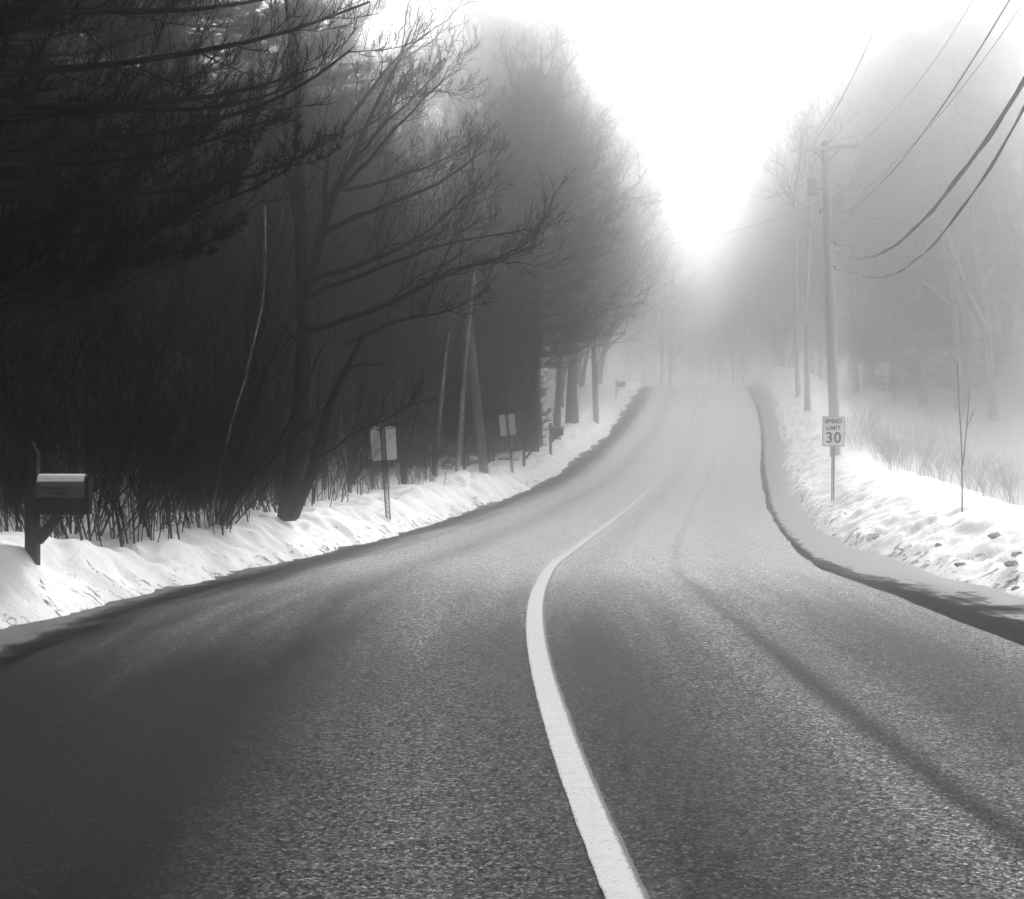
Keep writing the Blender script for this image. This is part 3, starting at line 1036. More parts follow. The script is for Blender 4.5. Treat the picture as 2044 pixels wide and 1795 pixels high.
FP = 'fogged pines along the climb'
fpines = [pine_tree('pine_tree', 'tall fogged pine beside the climbing road', FP, h=24, r=.32, first=.24, spread=.24, whorls=22, tuft=22, nl=.24, nw=.03)]
for px, Y, sc in ((1035, 57, .58), (1068, 59, .66), (1045, 66, .7), (1010, 112, 1.2)):
    place(fpines, used, (px - 1022) / FPX * Y, Y, rng.random() * 6, sc)

# right-hand wood, far across the hollow
RP = 'fog toned pines across the hollow'
rpines = [pine_tree('pine_tree', 'pine coloured fog pale on the fogged slope behind the power lines', RP, h=hh, r=.3, first=.08, spread=.2, whorls=24, tuft=20, nl=.22, nw=.034, droop=-.1, mats=(M_RIME_FOG, M_RIME_FOG, M_FOGNEEDLE)) for hh in (24, 27)]
RB = 'fog toned bare trees across the hollow'
rprotos = [bare_tree('bare_tree', 'bare tree coloured fog pale on the fogged slope behind the speed sign', RB, h=20, r=.17, limbs=20, first=.2, ang=.75, lean=(le, 0), dens=.8, rm=.012, mt=M_RIME_FOG, mc=M_RIME_FOG) for le in (-2.0, -.8)]
_prof = lambda px: np.interp(px, [1480, 1510, 1560, 1600, 1650, 1700, 1740, 1800, 1900, 2150], [470, 420, 300, 250, 190, 110, 40, -50, -110, -120])


def place_top(protos, hp, px, Y, ytop):
    X = (px - 1022) / FPX * Y
    top = CAM_Z + (800 - ytop) / FPX * Y
    sc = (top - ground_z(X, Y)) / hp
    if sc < .22: return
    k = rng.integers(len(protos))
    if sc > 1.9: return
    place([protos[k]], used, X, Y, rng.uniform(-.6, .6), sc)


for px, Y in ((1735, 122), (1700, 138), (1785, 112), (1850, 124), (1925, 112), (2010, 120), (2090, 115)):
    place_top(rpines, 25, px, Y, _prof(px) + rng.uniform(0, 25))
for px, Y in ((1500, 170), (1525, 160), (1548, 150), (1570, 142), (1590, 134), (1612, 140), (1640, 132), (1580, 160), (1625, 155), (1660, 120), (1710, 112), (1790, 124), (1845, 98), (1915, 94), (1985, 90), (2060, 92)):
    place_top(rprotos, 20, px, Y, _prof(px) + rng.uniform(0, 40))
for px, Y in ((1765, 140), (1880, 146), (2000, 142)):
    place_top(rprotos, 20, px, Y, _prof(px) - rng.uniform(0, 40))
for k in range(15):
    px = rng.uniform(1640, 2120); Y = rng.uniform(88, 155)
    place_top(rprotos if rng.random() < .9 else rpines, 20 if rng.random() < .5 else 25, px, Y, _prof(px) + 120 + rng.random() * 430)

BC = 'trees lost in fog beyond the crest'
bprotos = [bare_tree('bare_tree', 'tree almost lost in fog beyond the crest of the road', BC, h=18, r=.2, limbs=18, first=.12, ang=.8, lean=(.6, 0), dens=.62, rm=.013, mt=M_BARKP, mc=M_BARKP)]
for k in range(26):
    px = rng.uniform(1200, 1600); Y = rng.uniform(135, 260)
    yt = np.interp(px, [1170, 1300, 1400, 1470, 1520, 1620], [440, 480, 520, 520, 480, 420]) + rng.uniform(-30, 120)
    place_top(bprotos, 18, px, Y, yt)

# ------------------------------------------------------------------ birches
def birch(label, pix_list, Y, twig=True, rad=.05):
    root = thing('birch_tree', label, 'tree')
    ps, rs = [], []
    for pix, r0, r1 in pix_list:
        a, _ = limb(pix, Y, Y - .3, r0, r1, 14)
        w = np.cumsum(rng.normal(size=a.shape), 0) * .015; a = a + w - w[:1]
        ps.append(a); rs.append(np.linspace(r0, r1, 14))
    Pt, Rt = np.stack(ps), np.stack(rs)
    a, ra = spawn(Pt, Rt, 12, .3, 1, .6, .25, .15, .04, 5, .01, .2, .4, rmin=.006)
    b, rb = spawn(a, ra, 7, .2, 1, .6, .45, .1, .05, 4, .01, .1, .3, rmin=.005)
    v, f = gather([tubes(Pt, Rt, 8)])
    obj('trunk', np_mesh('trunk', v, f, smooth=True), M_BIRCH, root)
    v, f = gather([tubes(a, ra, 3), tubes(b, rb, 3)])
    obj('crown', np_mesh('crown', v, f), M_TWIG, root)


birch('slender white birch with a forked light limb rising beside the leaning pole',
      [([(912, 960), (922, 800), (930, 690), (938, 610), (946, 540), (955, 470), (965, 420), (978, 375), (985, 300)], .075, .03),
       ([(945, 570), (965, 540), (985, 512), (1000, 505), (1030, 500)], .04, .018),
       ([(985, 515), (1010, 480), (1030, 465)], .03, .012)], 43)
birch('thin pale birch with two stems between the first blank sign and the leaning pole',
      [([(868, 975), (873, 880), (882, 790), (892, 700), (900, 640), (912, 590), (915, 530), (912, 480)], .055, .022),
       ([(900, 650), (915, 610), (926, 570), (930, 520)], .035, .015)], 40)
birch('crooked young birch with a light streaked stem over the leafless shrubs',
      [([(420, 1050), (440, 960), (455, 890), (480, 820), (500, 760), (515, 690), (530, 640), (540, 560), (545, 480), (548, 400)], .023, .010)], 20)

# dark trunks at the end of the wood
def trunk_tree(label, px, py, Y, h, r, name='bare_tree', mt=None, lean=(0.3, 0), limbs=14, first=.35):
    root = bare_tree(name, label, None, h=h, r=r, limbs=limbs, first=first, lean=lean, dens=.9, mt=mt or M_BARK, rm=.008)
    p = P(px, py, Y)
    root.location = (p[0], Y, ground_z(p[0], Y))
    return root


trunk_tree('thick dark trunked tree standing just behind the two distant mailboxes', 1068, 890, 60, 17, .27)
trunk_tree('dark trunked tree beside the thick one behind the second mailbox', 1052, 890, 61, 15, .15, lean=(-.3, 0))
trunk_tree('pale leaning tree rising above the farthest post mailbox', 1110, 860, 63, 14, .17, lean=(1.5, 0), mt=M_BARKP)
trunk_tree('fogged tree with two limbs before the white clearing at the bend', 1142, 828, 70, 17, .28, lean=(.8, 0), mt=M_BARKP)
trunk_tree('fogged straight trunk farther from the speed sign, beside the bank', 1593, 790, 79, 17, .13, mt=M_RIME_FOG, lean=(.1, 0), limbs=8, first=.55)
trunk_tree('fogged straight trunk with a stub limb, nearer the utility pole', 1612, 815, 71, 17, .14, mt=M_RIME_FOG, lean=(.1, 0), limbs=8, first=.5)

# ------------------------------------------------------------------ shrubs
SH = 'leafless shrubs along the top of the near bank'
sprotos = [shrub('leafless_shrub', 'upright leafless shrub with many thin dark stems rising from the near bank', SH, stems=st, h=hh, spread=1.0, lean=le, dens=1.0, r=rr)
           for st, hh, le, rr in ((16, 2.3, .6, .010), (12, 3.3, .45, .015), (22, 1.6, .8, .008))]
for px, Y, sc in ((20, 17, 1), (95, 17.5, .9), (180, 17.2, 1), (225, 18, 1), (260, 17.5, .9), (300, 18.2, 1), (340, 19, .8), (385, 20, .7), (445, 20.5, 1.05), (430, 21, .9), (480, 21.5, .9), (130, 19, .9),
                  (60, 20, 1), (500, 23, .9), (540, 24, .9), (280, 21, .9), (620, 26.5, .8), (660, 28, .8), (700, 30, .8), (20, 24, 1.1), (580, 28, 1),
                  (760, 34, .8), (820, 36, .8), (860, 39, .8)):
    X = (px - 1022) / FPX * Y
    o = place(sprotos, used, X, Y, rng.random() * 6.28, sc)
    o.rotation_euler.x = float(rng.normal() * .22)


def stem_clump():
    root = thing('leaning_sapling_clump', 'clump of bare saplings leaning over the bank before the larger forked tree', 'sapling clump')
    Y = 20.5
    ll = [limb(p, Y, Y - d, r0, .008, 12) for p, d, r0 in (
        ([(428, 1060), (445, 1000), (470, 930), (500, 840), (520, 760), (560, 680), (600, 600)], .5, .03),
        ([(436, 1058), (465, 990), (480, 930), (495, 860), (500, 780), (490, 690), (480, 600)], .3, .035),
        ([(440, 1056), (480, 980), (525, 920), (560, 890), (590, 820), (620, 760), (640, 700)], .6, .03),
        ([(455, 1050), (500, 980), (560, 900), (610, 850), (660, 800)], .9, .018),
        ([(432, 1062), (440, 980), (446, 900), (440, 800), (430, 700), (440, 620)], -.3, .022),
        ([(470, 1045), (520, 985), (560, 940), (610, 905)], .5, .012))]
    Pt = np.stack([resample(a, 12) for a, _ in ll]); Rt = np.stack([b for _, b in ll])
    w = np.cumsum(rng.normal(size=Pt.shape), 1) * .012; Pt += w - w[:, :1]
    a, ra = spawn(Pt, Rt, 10, .3, 1, .5, .3, .15, .05, 5, .011, .25, .5, rmin=.004)
    b, rb = spawn(a, ra, 6, .2, 1, .6, .45, .1, .05, 3, .011, .15, .4, rmin=.003)
    v, f = gather([tubes(Pt, Rt, 6)]); obj('stem', np_mesh('stem', v, f, smooth=True), M_BARK, root)
    v, f = gather([tubes(a, ra, 3), tubes(b, rb, 3)]); obj('crown', np_mesh('crown', v, f), M_TWIG, root)


stem_clump()

# right crest: sapling, frosted scrub
def right_sapling():
    root = thing('thin_sapling', 'thin forked leafless sapling standing in open snow beyond the speed sign', 'sapling')
    Y = 22
    gz = ground_z((1920 - 1022) / FPX * Y, Y)
    py = 800 - (gz - .15 - CAM_Z) * FPX / Y
    ll = [limb(p, Y, Y + d, r0, r1, 12) for p, d, r0, r1 in (
        ([(1921, py), (1919, py - 40), (1922, py - 100), (1920, py - 150), (1916, py - 200), (1913, py - 255), (1911, py - 320)], 0, .014, .005),
        ([(1922, py - 110), (1926, py - 150), (1932, py - 210), (1935, py - 260)], .1, .011, .004),
        ([(1929, py - 185), (1938, py - 205), (1945, py - 225)], .1, .006, .003))]
    Pt = np.stack([resample(a, 12) for a, _ in ll]); Rt = np.stack([b for _, b in ll])
    a, ra = spawn(Pt, Rt, 5, .4, 1, .4, .2, .1, .04, 4, .01, .2, .4, rmin=.0025)
    v, f = gather([tubes(Pt, Rt, 6)]); obj('stem', np_mesh('stem', v, f, smooth=True), M_SAPLING, root)
    v, f = gather([tubes(a, ra, 3)]); obj('crown', np_mesh('crown', v, f), M_SAPLING, root)


right_sapling()
CS = 'low scrub along the crest of the open snow'
cprotos = [shrub('low_scrub', 'low twiggy scrub poking from the crest of the open snow past the speed sign', CS, stems=st, h=hh, spread=.8, lean=.6, dens=.8, r=.006, mt=M_RIME_FOG) for st, hh in ((18, .7), (14, 1.0))]
for Y, t, sc in ((16.5, 7.4, .6), (17.5, 7.6, .55), (18.6, 7.5, .6), (20, 7.6, .7), (21.5, 7.5, .6), (23, 7.7, .7), (25, 7.5, .8), (27.5, 7.7, .8), (30, 7.6, 1), (33, 7.6, 1), (36.5, 7.4, 1.2), (40, 7.2, 1.3), (43, 7.4, 1.4), (47, 7.6, 1.4), (54, 7.5, 1.4), (60, 8, 1.5)):
    X = t + float(xc(Y)) + rng.normal() * .15
    place(cprotos, used, X, Y, rng.random() * 6.28, sc)

# ------------------------------------------------------------------ mailboxes
def mailbox(label, px, Y, snow, side=1, lettering=False, length=.5, hpost=None, finial=True, tall=1.0, boxcol=None, rz=0.0, sink=.0, wood=None):
    wood = wood or M_POSTD
    X = (px - 1022) / FPX * Y
    z = ground_z(X, Y) - sink
    root = thing('mailbox', label, 'mailbox', (X, Y, z), rz)
    H = 1.22 * tall
    w = .108
    b = MB().box(0, 0, (H - .10) / 2 - .25, w, w, H - .10 + .5)
    if finial:
        b.box(0, 0, H - .115, w * .82, w * .82, .04)
        b.box(0, 0, H - .075, w * 1.0, w * 1.0, .04)
        s = len(b.v); q = w * .5
        b.v += [(-q, -q, H - .055), (q, -q, H - .055), (q, q, H - .055), (-q, q, H - .055), (0, 0, H + .06)]
        b.f += [[s, s + 1, s + 4], [s + 1, s + 2, s + 4], [s + 2, s + 3, s + 4], [s + 3, s, s + 4]]
    b.build('post', wood, root, bevel=.004)
    zb = H - .46                     # underside of the box
    arm = MB().box(side * (.05 + length / 2 + .005), 0, zb - .075, length + .04, .09, .145)
    arm.build('arm', wood, root, bevel=.004)
    # diagonal brace
    br = MB()
    x0, z0, x1, z1 = side * .05, zb - .36, side * .25, zb - .15
    n = Vector((-(z1 - z0), 0, x1 - x0)).normalized() * .042
    br.prism([(x0 - n.x, z0 - n.z - .03), (x0 + n.x, z0 + n.z - .03), (x1 + n.x, z1 + n.z), (x1 - n.x, z1 - n.z)], 'y', -.044, .044)
    br.build('brace', wood, root)
    # box with rounded top
    hw, wall = .085, .115
    prof = [(-hw, 0), (hw, 0), (hw, wall)] + [(hw * math.cos(a), wall + hw * math.sin(a)) for a in np.linspace(.15, math.pi - .15, 12)] + [(-hw, wall)]
    prof = [(p, q + zb + .002) for p, q in prof]
    xa, xb = side * .055, side * (.055 + length)
    mb = MB().prism(prof, 'x', min(xa, xb), max(xa, xb))
    box = mb.build('box', boxcol or M_BOX, root, bevel=.003)
    # door with a lip at the far end, and its latch
    prof2 = [(p * 1.05, (q - zb) * 1.03 + zb - .002) for p, q in prof]
    d = MB().prism(prof2, 'x', min(xb, xb + side * .016), max(xb, xb + side * .016)).build('door', wood, root)
    MB().box(xb + side * .012, 0, zb + .218, .05, .05, .022).box(xb + side * .03, 0, zb + .2, .012, .04, .05).build('latch', wood, d)
    if snow:
        sp = [(hw * 1.02 * math.cos(a), wall + hw * 1.02 * math.sin(a)) for a in np.linspace(.42, math.pi - .42, 10)]
        top = [(p * .9, q + snow) for p, q in sp][::-1]
        pr = [(p, q + zb) for p, q in sp + top]
        MB().prism(pr, 'x', min(xa, xb) + .01, max(xa, xb) - .02).build('snow_cap', M_SNOW, box, smooth=False)
    if lettering:
        # two short lines of worn dark characters, no longer legible
        y = -hw - .0025
        for words in (((.15, .25, .078), (.28, .58, .076), (.63, .82, .078)), ((.29, .64, .030),)):
            lt = MB()
            for u0, u1, v0 in words:
                u = u0
                while u < u1 - .015:
                    wch = random.uniform(.028, .04)
                    x = xa + (xb - xa) * u
                    hh = random.uniform(.024, .03)
                    lt.box(x, y, zb + v0 + hh / 2, .0045, .003, hh)
                    lt.box(x + length * wch * .28, y, zb + v0 + random.choice((.004, .013, hh - .004)), length * wch * .55, .003, .007)
                    if random.random() < .7: lt.box(x + length * wch * .6, y, zb + v0 + hh / 2, .0045, .003, hh * random.uniform(.6, 1))
                    u += wch
            lt.build('lettering', M_INK, box)
        sc = MB()
        for u in (.15, .36, .56, .77):
            sc.prism([(xa + (xb - xa) * (u - .03), zb + .002), (xa + (xb - xa) * (u + .03), zb + .002), (xa + (xb - xa) * (u + .012), zb + .016), (xa + (xb - xa) * (u - .012), zb + .016)], 'y', -hw - .006, -hw - .0015)
        sc.build('trim', wood, box)
    return root


mailbox('black mailbox post with pointed finial, snow topped box and worn lettering', 65, 12.7, .014, 1, True, length=.45, tall=.89, sink=.09)
M_BOXD = plain('black_mailbox', .03, .5, .2, 9, .3)
mailbox('black boxy mailbox sunk behind the snow heap beside the second blank sign', 1046, 50, 0, 1, False, .46, tall=.95, finial=False, boxcol=M_BOXD)
mailbox('dark mailbox on a bare post with long brace beyond the sunken black one', 1099, 56.5, 0, 1, False, .44, tall=1.15, finial=False, boxcol=M_BOXD)
mailbox('distant fogged mailbox carrying a thick cap of snow', 1230, 86, .13, 1, False, .5, tall=1.0, finial=False, boxcol=M_POLEFOG, wood=M_POLEFOG)


# ------------------------------------------------------------------ road signs
def rrect(w, h, r, k=5):
    out = []
    for cx, cz, a0 in ((w / 2 - r, h / 2 - r, 0), (-w / 2 + r, h / 2 - r, 90), (-w / 2 + r, -h / 2 + r, 180), (w / 2 - r, -h / 2 + r, 270)):
        for i in range(k + 1):
            a = R(a0 + 90 * i / k)
            out.append((cx + r * math.cos(a), cz + r * math.sin(a)))
    return out


def text_mesh(name, body, size, bold, mat, parent, loc):
    cu = bpy.data.curves.new(name, 'FONT')
    cu.body = body; cu.size = size; cu.align_x = 'CENTER'; cu.align_y = 'CENTER'
    cu.extrude = .0015; cu.offset = bold; cu.space_character = 1.12
    tmp = bpy.data.objects.new(name, cu)
    COL.objects.link(tmp)
    bpy.context.view_layer.update()
    me = bpy.data.meshes.new_from_object(tmp.evaluated_get(bpy.context.evaluated_depsgraph_get()))
    bpy.data.objects.remove(tmp)
    me.materials.clear()
    o = obj(name, me, mat, parent, loc)
    o.rotation_euler = (R(90), 0, 0)
    return o


def u_post(h, w=.062, d=.035, hole=True):
    """perforated flanged channel: flanges at the sides, a web with a row of real holes"""
    b = MB()
    b.box(-w / 2 + .007, 0, h / 2 - .3, .014, .003, h + .6)
    b.box(w / 2 - .007, 0, h / 2 - .3, .014, .003, h + .6)
    b.box(-w / 2 + .0155, d / 2, h / 2 - .3, .003, d, h + .6)
    b.box(w / 2 - .0155, d / 2, h / 2 - .3, .003, d, h + .6)
    ww = w - .034
    for s in (-1, 1): b.box(s * (ww / 2 - .004), d, h / 2 - .3, .008, .003, h + .6)
    z = -.28
    while z < h:
        b.box(0, d, z, ww - .016, .003, .013); z += .0254
    return b


def speed_sign():
    Y = hit(1663, 1000, 22, 40)
    X = (1662 - 1022) / FPX * Y
    z = P(1662, 998, Y)[2]
    root = thing('speed_limit_sign', 'white speed limit 30 sign with black border on a perforated steel post', 'road sign', (X, Y, z), 0)
    root.scale = (Y / 28.6,) * 3
    root.rotation_euler = (0, R(.6), 0)
    u_post(1.68, .066).build('post', M_METD, root)
    w, h = .457, .61
    zc = 1.39
    pan = MB().prism([(x, zz + zc) for x, zz in rrect(w, h, .035)], 'y', -.008, -.004).build('panel', M_SIGNW, root)
    # border ring
    o_, i_ = rrect(w - .012, h - .012, .03), rrect(w - .034, h - .034, .022)
    b = MB(); n = len(o_)
    for (x, zz) in o_: b.v.append((x, -.0095, zz + zc))
    for (x, zz) in i_: b.v.append((x, -.0095, zz + zc))
    for k in range(n):
        kk = (k + 1) % n
        b.f.append([k, kk, n + kk, n + k])
    b.build('border', M_INK, pan)
    text_mesh('lettering', 'SPEED', .118, .0042, M_INK, pan, (0, -.0095, zc + .205))
    text_mesh('lettering', 'LIMIT', .112, .0042, M_INK, pan, (0, -.0095, zc + .07))
    text_mesh('lettering', '30', .30, .006, M_INK, pan, (0, -.0095, zc - .135))
    MB().tube([(0, -.009, zc - .27), (0, -.013, zc - .27)], .006, 8).build('bolt', M_METD, pan)
    MB().tube([(0, -.009, zc + .27), (0, -.013, zc + .27)], .006, 8).build('bolt', M_METD, pan)


speed_sign()


def blank_sign(label, pxb, pyb, pxt, pyt, Y, scale=1.0, wpost=.105):
    Y0 = Y
    Y = hit(pxb, pyb - 2, Y - 4, Y + 12)
    scale *= Y / Y0
    b0, t0 = P(pxb, pyb, Y), P(pxt, pyt, Y)
    d = t0 - b0
    hh = float(np.linalg.norm(d))
    root = thing('road_sign', label, 'road sign', b0, 0)
    root.rotation_euler = (0, math.atan2(d[0], d[2]), 0)
    w, h = .46 * scale, .61 * scale
    u_post(hh, wpost).build('post', M_POSTK, root)
    zc = hh - h / 2 - .005
    MB().prism([(x, z + zc) for x, z in rrect(w, h, .04)], 'y', .042, .046).build('panel', M_ALU, root)
    p = root.children[0]
    MB().tube([(0, .038, zc - .2), (0, .028, zc - .2)], .007, 8).tube([(0, .038, zc + .2), (0, .028, zc + .2)], .007, 8).build('bolt', M_METD, p)


blank_sign('grey back of a road sign on a dark leaning post, nearest blank sign', 775, 1036, 763, 852, 25.8)
blank_sign('smaller looking grey sign back beside the leaning utility pole', 1023, 948, 1011, 827, 43, 1.05, .09)

# ------------------------------------------------------------------ utility poles
def pole_main():
    Y = 50.0
    X = (1668 - 1022) / FPX * Y
    z = ground_z(X, Y)
    ztop = P(1646, 283, Y)[2]
    root = thing('utility_pole', 'tall fogged utility pole with crossarm and pale transformer behind the speed sign', 'utility pole', (X, Y, z))
    xt = (1646 - 1022) / FPX * Y - X
    h = ztop - z
    ax = lambda u: (xt * u, 0, h * u)
    MB().tube([(0, 0, -.5), ax(.3), ax(.6), ax(1)], [.19, .175, .155, .13], 14).build('pole', M_POLEFOG, root, smooth=True)
    loc = lambda px, py, dy=0: (P(px, py, Y) - np.array([X, Y, z]) + np.array([0, dy, 0]))
    a, b = loc(1577, 302, -.17), loc(1716, 293, -.17)
    ang = math.atan2(b[2] - a[2], b[0] - a[0])
    from mathutils import Euler
    c = (a + b) / 2
    MB().box(c[0], c[1], c[2], float(np.linalg.norm(b - a)), .09, .12, Euler((0, -ang, 0))).build('crossarm', M_POLEFOG, root)
    for px, py in ((1588, 294), (1709, 286)):
        q = loc(px, py, -.17)
        MB().tube([(q[0], q[1], q[2] - .02), (q[0], q[1], q[2] + .05), (q[0], q[1], q[2] + .10), (q[0], q[1], q[2] + .16)], [.02, .07, .055, .03], 10).build('insulator', M_INS, root, smooth=True)
    q = ax(1)
    MB().tube([(q[0], 0, q[2] - .03), (q[0], 0, q[2] + .06), (q[0], 0, q[2] + .12), (q[0], 0, q[2] + .18)], [.02, .07, .055, .03], 10).build('insulator', M_INS, root, smooth=True)
    for s in (-1, 1):
        e = loc(1646 + s * 26, 301, -.19); g = loc(1647 + s * 3, 325, -.16)
        MB().tube([e, g], .018, 6).build('brace', M_METD, root)
    t0, t1 = loc(1622, 392, -.1), loc(1622, 355, -.1)
    tr = MB().tube([t0, t0 + np.array([0, 0, .03]), t1 - np.array([0, 0, .05]), t1], [.17, .21, .21, .16], 16).build('transformer', M_TRANS, root, smooth=True)
    MB().tube([t1, t1 + np.array([0, 0, .16])], [.035, .02], 8).build('bushing', M_INS, tr)
    MB().tube([(t0[0] + .15, t0[1] + .05, t0[2] + .2), (loc(1646, 375))], .03, 6).build('bracket', M_METD, tr)
    for py, s in ((485, 1), (533, 1), (420, -1)):
        k = loc(1650 + 12 * s, py, -.15)
        MB().box(k[0] - .04 * s, k[1], k[2], .16, .06, .05).box(k[0] + .05 * s, k[1], k[2] - .06, .05, .05, .16).build('cable_clamp', M_METD, root)


pole_main()


def plain_pole(label, pb, pt, Y, r0, r1):
    b0, t0 = P(*pb, Y), P(*pt, Y)
    b0[2] = ground_z(b0[0], Y)
    root = thing('utility_pole', label, 'utility pole', b0)
    d = t0 - b0
    MB().tube([tuple(-d * .05), tuple(d * .4), tuple(d * .75), tuple(d)], [r0, r0 * .9, (r0 + r1) / 2, r1], 14).build('pole', M_POLE, root, smooth=True)
    q = d * .93
    MB().box(q[0], -.14, q[2], .5, .05, .07).build('bracket', M_METD, root)
    MB().tube([tuple(d), tuple(d + np.array([0, 0, .05])), tuple(d + np.array([0, 0, .12]))], [.02, .06, .03], 8).build('insulator', M_INS, root)


plain_pole('leaning weathered utility pole rising from the wood side snowbank', (966, 972), (905, 330), 45, .155, .11)
plain_pole('fogged short looking utility pole at the bend past the mailboxes', (1190, 850), (1178, 480), 72, .15, .11)


# ------------------------------------------------------------------ cables
def cable(label, pix, r, a=4.0, b=.15, extra=None, n=40, name='power_line', lumps=0, double=0):
    pts = []
    for px, py in pix:
        Y = a / ((px - 1022) / FPX - b)
        pts.append(P(px, py, Y))
    if extra is not None: pts += [np.asarray(e) for e in extra]
    A = np.asarray(pts)
    # parabola through the traced points (a hanging cable), plan stays straight
    k = np.polyfit(A[:, 1], A[:, 2], 3 if len(A) > 5 else 2)
    k2 = np.polyfit(A[:, 1], A[:, 0], 1)
    Yv = np.linspace(A[:, 1].min() - 3, A[:, 1].max(), n)
    pp = np.stack([np.polyval(k2, Yv), Yv, np.polyval(k, Yv)], 1)
    m = MB()
    m.tube([tuple(p) for p in pp], r, 8)
    if double:
        th = np.linspace(0, n * 1.1, n * 3)
        Yf = np.linspace(Yv[0], Yv[-1], n * 3)
        qq = np.stack([np.polyval(k2, Yf) + (r + double) * np.cos(th), Yf, np.polyval(k, Yf) + (r + double) * np.sin(th)], 1)
        m.tube([tuple(p) for p in qq], double, 6)
    o = m.build(name, M_WIRE, None, smooth=True)
    return tag(o, label, 'cable')


PX, PY_ = (1668 - 1022) / FPX * 50, 50.0
cable('thick black bundled cable sagging above the lower one to the pole', [(2044, 160), (1990, 250), (1940, 326), (1890, 390), (1840, 441), (1800, 476), (1760, 504), (1735, 514), (1700, 515)], .023, a=2.5, b=.18, double=.009, extra=[P(1672, 497, 49.8)])
cable('lowest black cable, twisted strand sagging just under the thickest cable', [(2044, 212), (1980, 330), (1930, 410), (1870, 480), (1830, 518), (1790, 542), (1740, 552), (1705, 549)], .013, a=2.55, b=.18, double=.008, extra=[P(1672, 537, 49.8)])
cable('single taut black wire crossing well above the thick cables', [(2015, 0), (1975, 66), (1940, 124), (1870, 228), (1800, 320), (1735, 388), (1690, 425)], .010, a=2.5, b=.18)
cable('fine grey wire running to the crossarm end nearest the road', [(1769, 0), (1748, 50), (1730, 100), (1692, 172), (1660, 230), (1644, 258), (1626, 282)], .008, a=2.2, b=.172)
cable('faint wire running to the crossarm end away from the road', [(1943, 0), (1908, 55), (1857, 134), (1788, 216), (1750, 256), (1722, 282)], .007, a=5.0, b=.147)
cable('faintest wire, last at the frame edge beside the taut black one', [(2040, 12), (1994, 74), (1925, 168), (1850, 262), (1780, 330), (1700, 400)], .006, a=4.3, b=.15)


def drop(label, p0, p1, sag, r=.012):
    u = np.linspace(0, 1, 24)
    pp = p0[None] * (1 - u)[:, None] + p1[None] * u[:, None]
    pp[:, 2] -= sag * 4 * u * (1 - u)
    o = MB().tube([tuple(p) for p in pp], r, 6).build('service_cable', M_WIRE, None, smooth=True)
    tag(o, label, 'cable')


drop('faint service cable leaving the pole level with the transformer toward the pines', P(1668, 418, 49.8), P(2100, 470, 66), .35, .008)
drop('faint service cable leaving the pole just above the thick cable', P(1668, 487, 49.8), P(2100, 530, 66), .3, .008)
drop('faint cable crossing the road from the pole to the wood', P(1640, 402, 50.2), P(1190, 490, 72), .6, .006)

# ------------------------------------------------------------------ clods of dirty ice on the bank
def clod(label, px, Y, t, s):
    X = t + float(xc(Y))
    z = ground_z(X, Y)
    s *= .62
    import bmesh
    bm = bmesh.new()
    bmesh.ops.create_icosphere(bm, subdivisions=3, radius=1)
    sd = rng.random() * 50
    for v in bm.verts:
        d = v.co.normalized()
        k = 1 + .9 * float(fbm(d.x * 2 + sd, d.y * 2 + d.z * 1.7, 5, 3))
        v.co = Vector((d.x * k * s, d.y * k * s * .7, d.z * k * s * .55))
    me = bpy.data.meshes.new('ice_clod'); bm.to_mesh(me); bm.free()
    o = obj('ice_clod', me, M_CLOD, None, (X, Y, z + s * .2))
    o.rotation_euler = (0, 0, rng.random() * 6)
    tag(o, label, 'ice clod', 'dirty ice clods on the snowbanks')


for i, (Y, t, s) in enumerate(((17.2, 5.05, .10), (18.6, 5.3, .09), (19.8, 5.35, .08), (15.6, 5.2, .11), (14.6, 4.95, .09), (16.4, 5.5, .10), (20.6, 5.0, .05), (18.0, 5.7, .12))):
    clod('dark lump of dirty ice on the foot of the speed sign side bank', 0, Y, t, s)
o = clod('single dark clod on clean snow below the nearest blank sign', 0, 22.6, -4.0, .07)

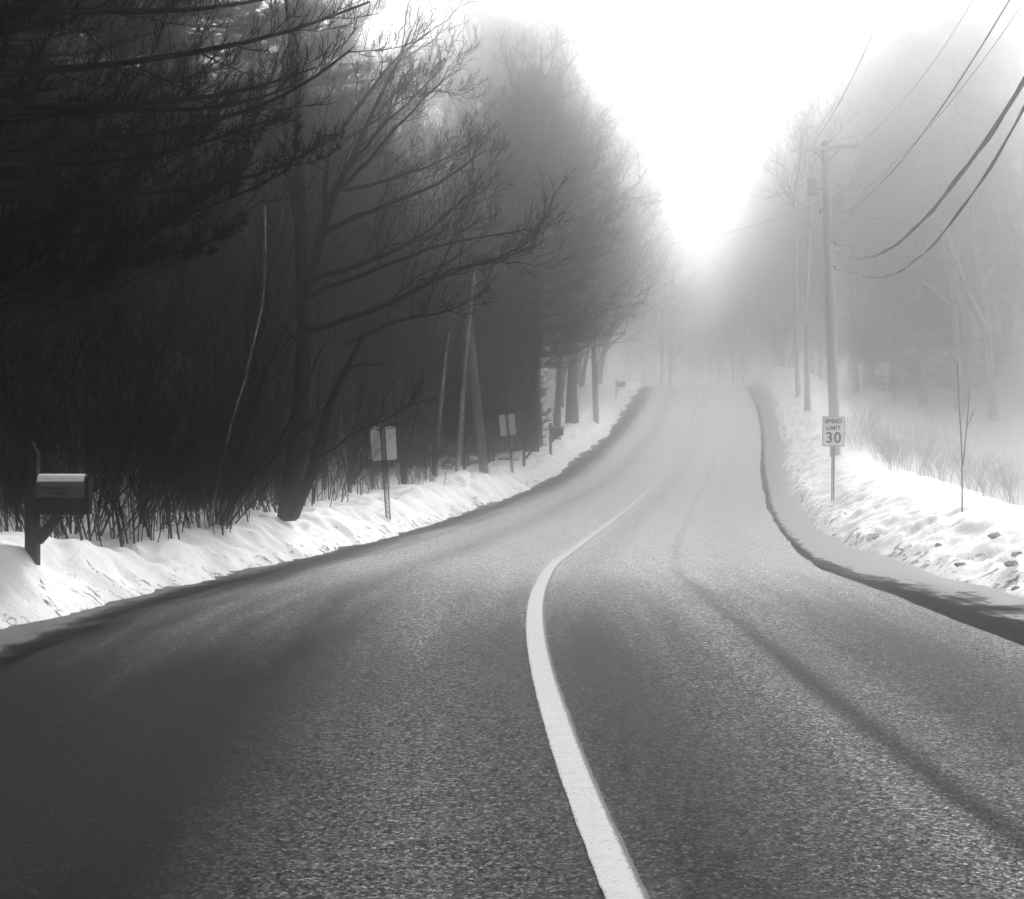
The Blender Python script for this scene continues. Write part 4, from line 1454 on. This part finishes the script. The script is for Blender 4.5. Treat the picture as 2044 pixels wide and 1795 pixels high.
# ------------------------------------------------------------------ haze
DENS = 0.017
ANIS = 0.986
bpy.context.view_layer.update()
TOP = max((o.matrix_world @ Vector(c)).z for o in COL.objects if o.type == 'MESH' for c in o.bound_box) + .6
BOT = min(v.co.z for v in bpy.data.objects['ground'].data.vertices) - 1.0
hb = MB().box(0, 175, (TOP + BOT) / 2, 640, 500, TOP - BOT)
hz = hb.build('haze', None)
m = bpy.data.materials.new('fog_air'); m.use_nodes = True
nt = m.node_tree; nt.nodes.clear()
out = nt.nodes.new('ShaderNodeOutputMaterial')
pv = nt.nodes.new('ShaderNodeVolumePrincipled')
pv.inputs['Color'].default_value = (.9, .9, .9, 1)
pv.inputs['Density'].default_value = DENS
pv.inputs['Anisotropy'].default_value = ANIS
L(nt, pv.outputs[0], out.inputs['Volume'])
hz.data.materials.append(m)
tag(hz, 'even pale fog filling the air over the road and woods', 'fog', kind='stuff')

# ------------------------------------------------------------------ light
SUN_AZ, SUN_EL = 15.0, 36.0
w = bpy.data.worlds.new('World'); S.world = w; w.use_nodes = True
nt = w.node_tree
bg = nt.nodes['Background']
sky = nt.nodes.new('ShaderNodeTexSky'); sky.sky_type = 'NISHITA'; sky.sun_disc = False
sky.sun_elevation = R(SUN_EL); sky.sun_rotation = R(SUN_AZ)
sky.air_density = 1.0; sky.dust_density = 8.0; sky.ozone_density = 1.0
hs = nt.nodes.new('ShaderNodeHueSaturation'); hs.inputs['Saturation'].default_value = 0
L(nt, sky.outputs[0], hs.inputs['Color']); L(nt, hs.outputs[0], bg.inputs['Color'])
bg.inputs['Strength'].default_value = .10
sl = bpy.data.lights.new('sun', 'SUN'); sl.energy = 1.5; sl.angle = R(12); sl.color = (1, 1, 1)
so = bpy.data.objects.new('sun', sl); COL.objects.link(so)
d = Vector((math.sin(R(SUN_AZ)) * math.cos(R(SUN_EL)), math.cos(R(SUN_AZ)) * math.cos(R(SUN_EL)), math.sin(R(SUN_EL))))
so.rotation_euler = (-d).to_track_quat('-Z', 'Y').to_euler()

# ------------------------------------------------------------------ camera
cam = bpy.data.cameras.new('camera')
cam.sensor_width = 36; cam.lens = 36 * FPX / 2044
cam.shift_y = -(897.5 - 800) / 2044
cam.clip_end = 3000
co = bpy.data.objects.new('camera', cam); COL.objects.link(co)
co.location = (0, 0, CAM_Z); co.rotation_euler = (R(90), 0, 0)
S.camera = co

S.view_settings.view_transform = 'Standard'
S.view_settings.look = 'None'
S.view_settings.exposure = 1.34
S.view_settings.gamma = 1
S.render.engine = 'CYCLES'
c = S.cycles
c.max_bounces = 12; c.diffuse_bounces = 3; c.glossy_bounces = 2; c.transmission_bounces = 2; c.transparent_max_bounces = 4
c.volume_bounces = 7
c.use_denoising = True
try: c.denoiser = 'OPENIMAGEDENOISE'
except Exception: pass
c.sample_clamp_indirect = 6
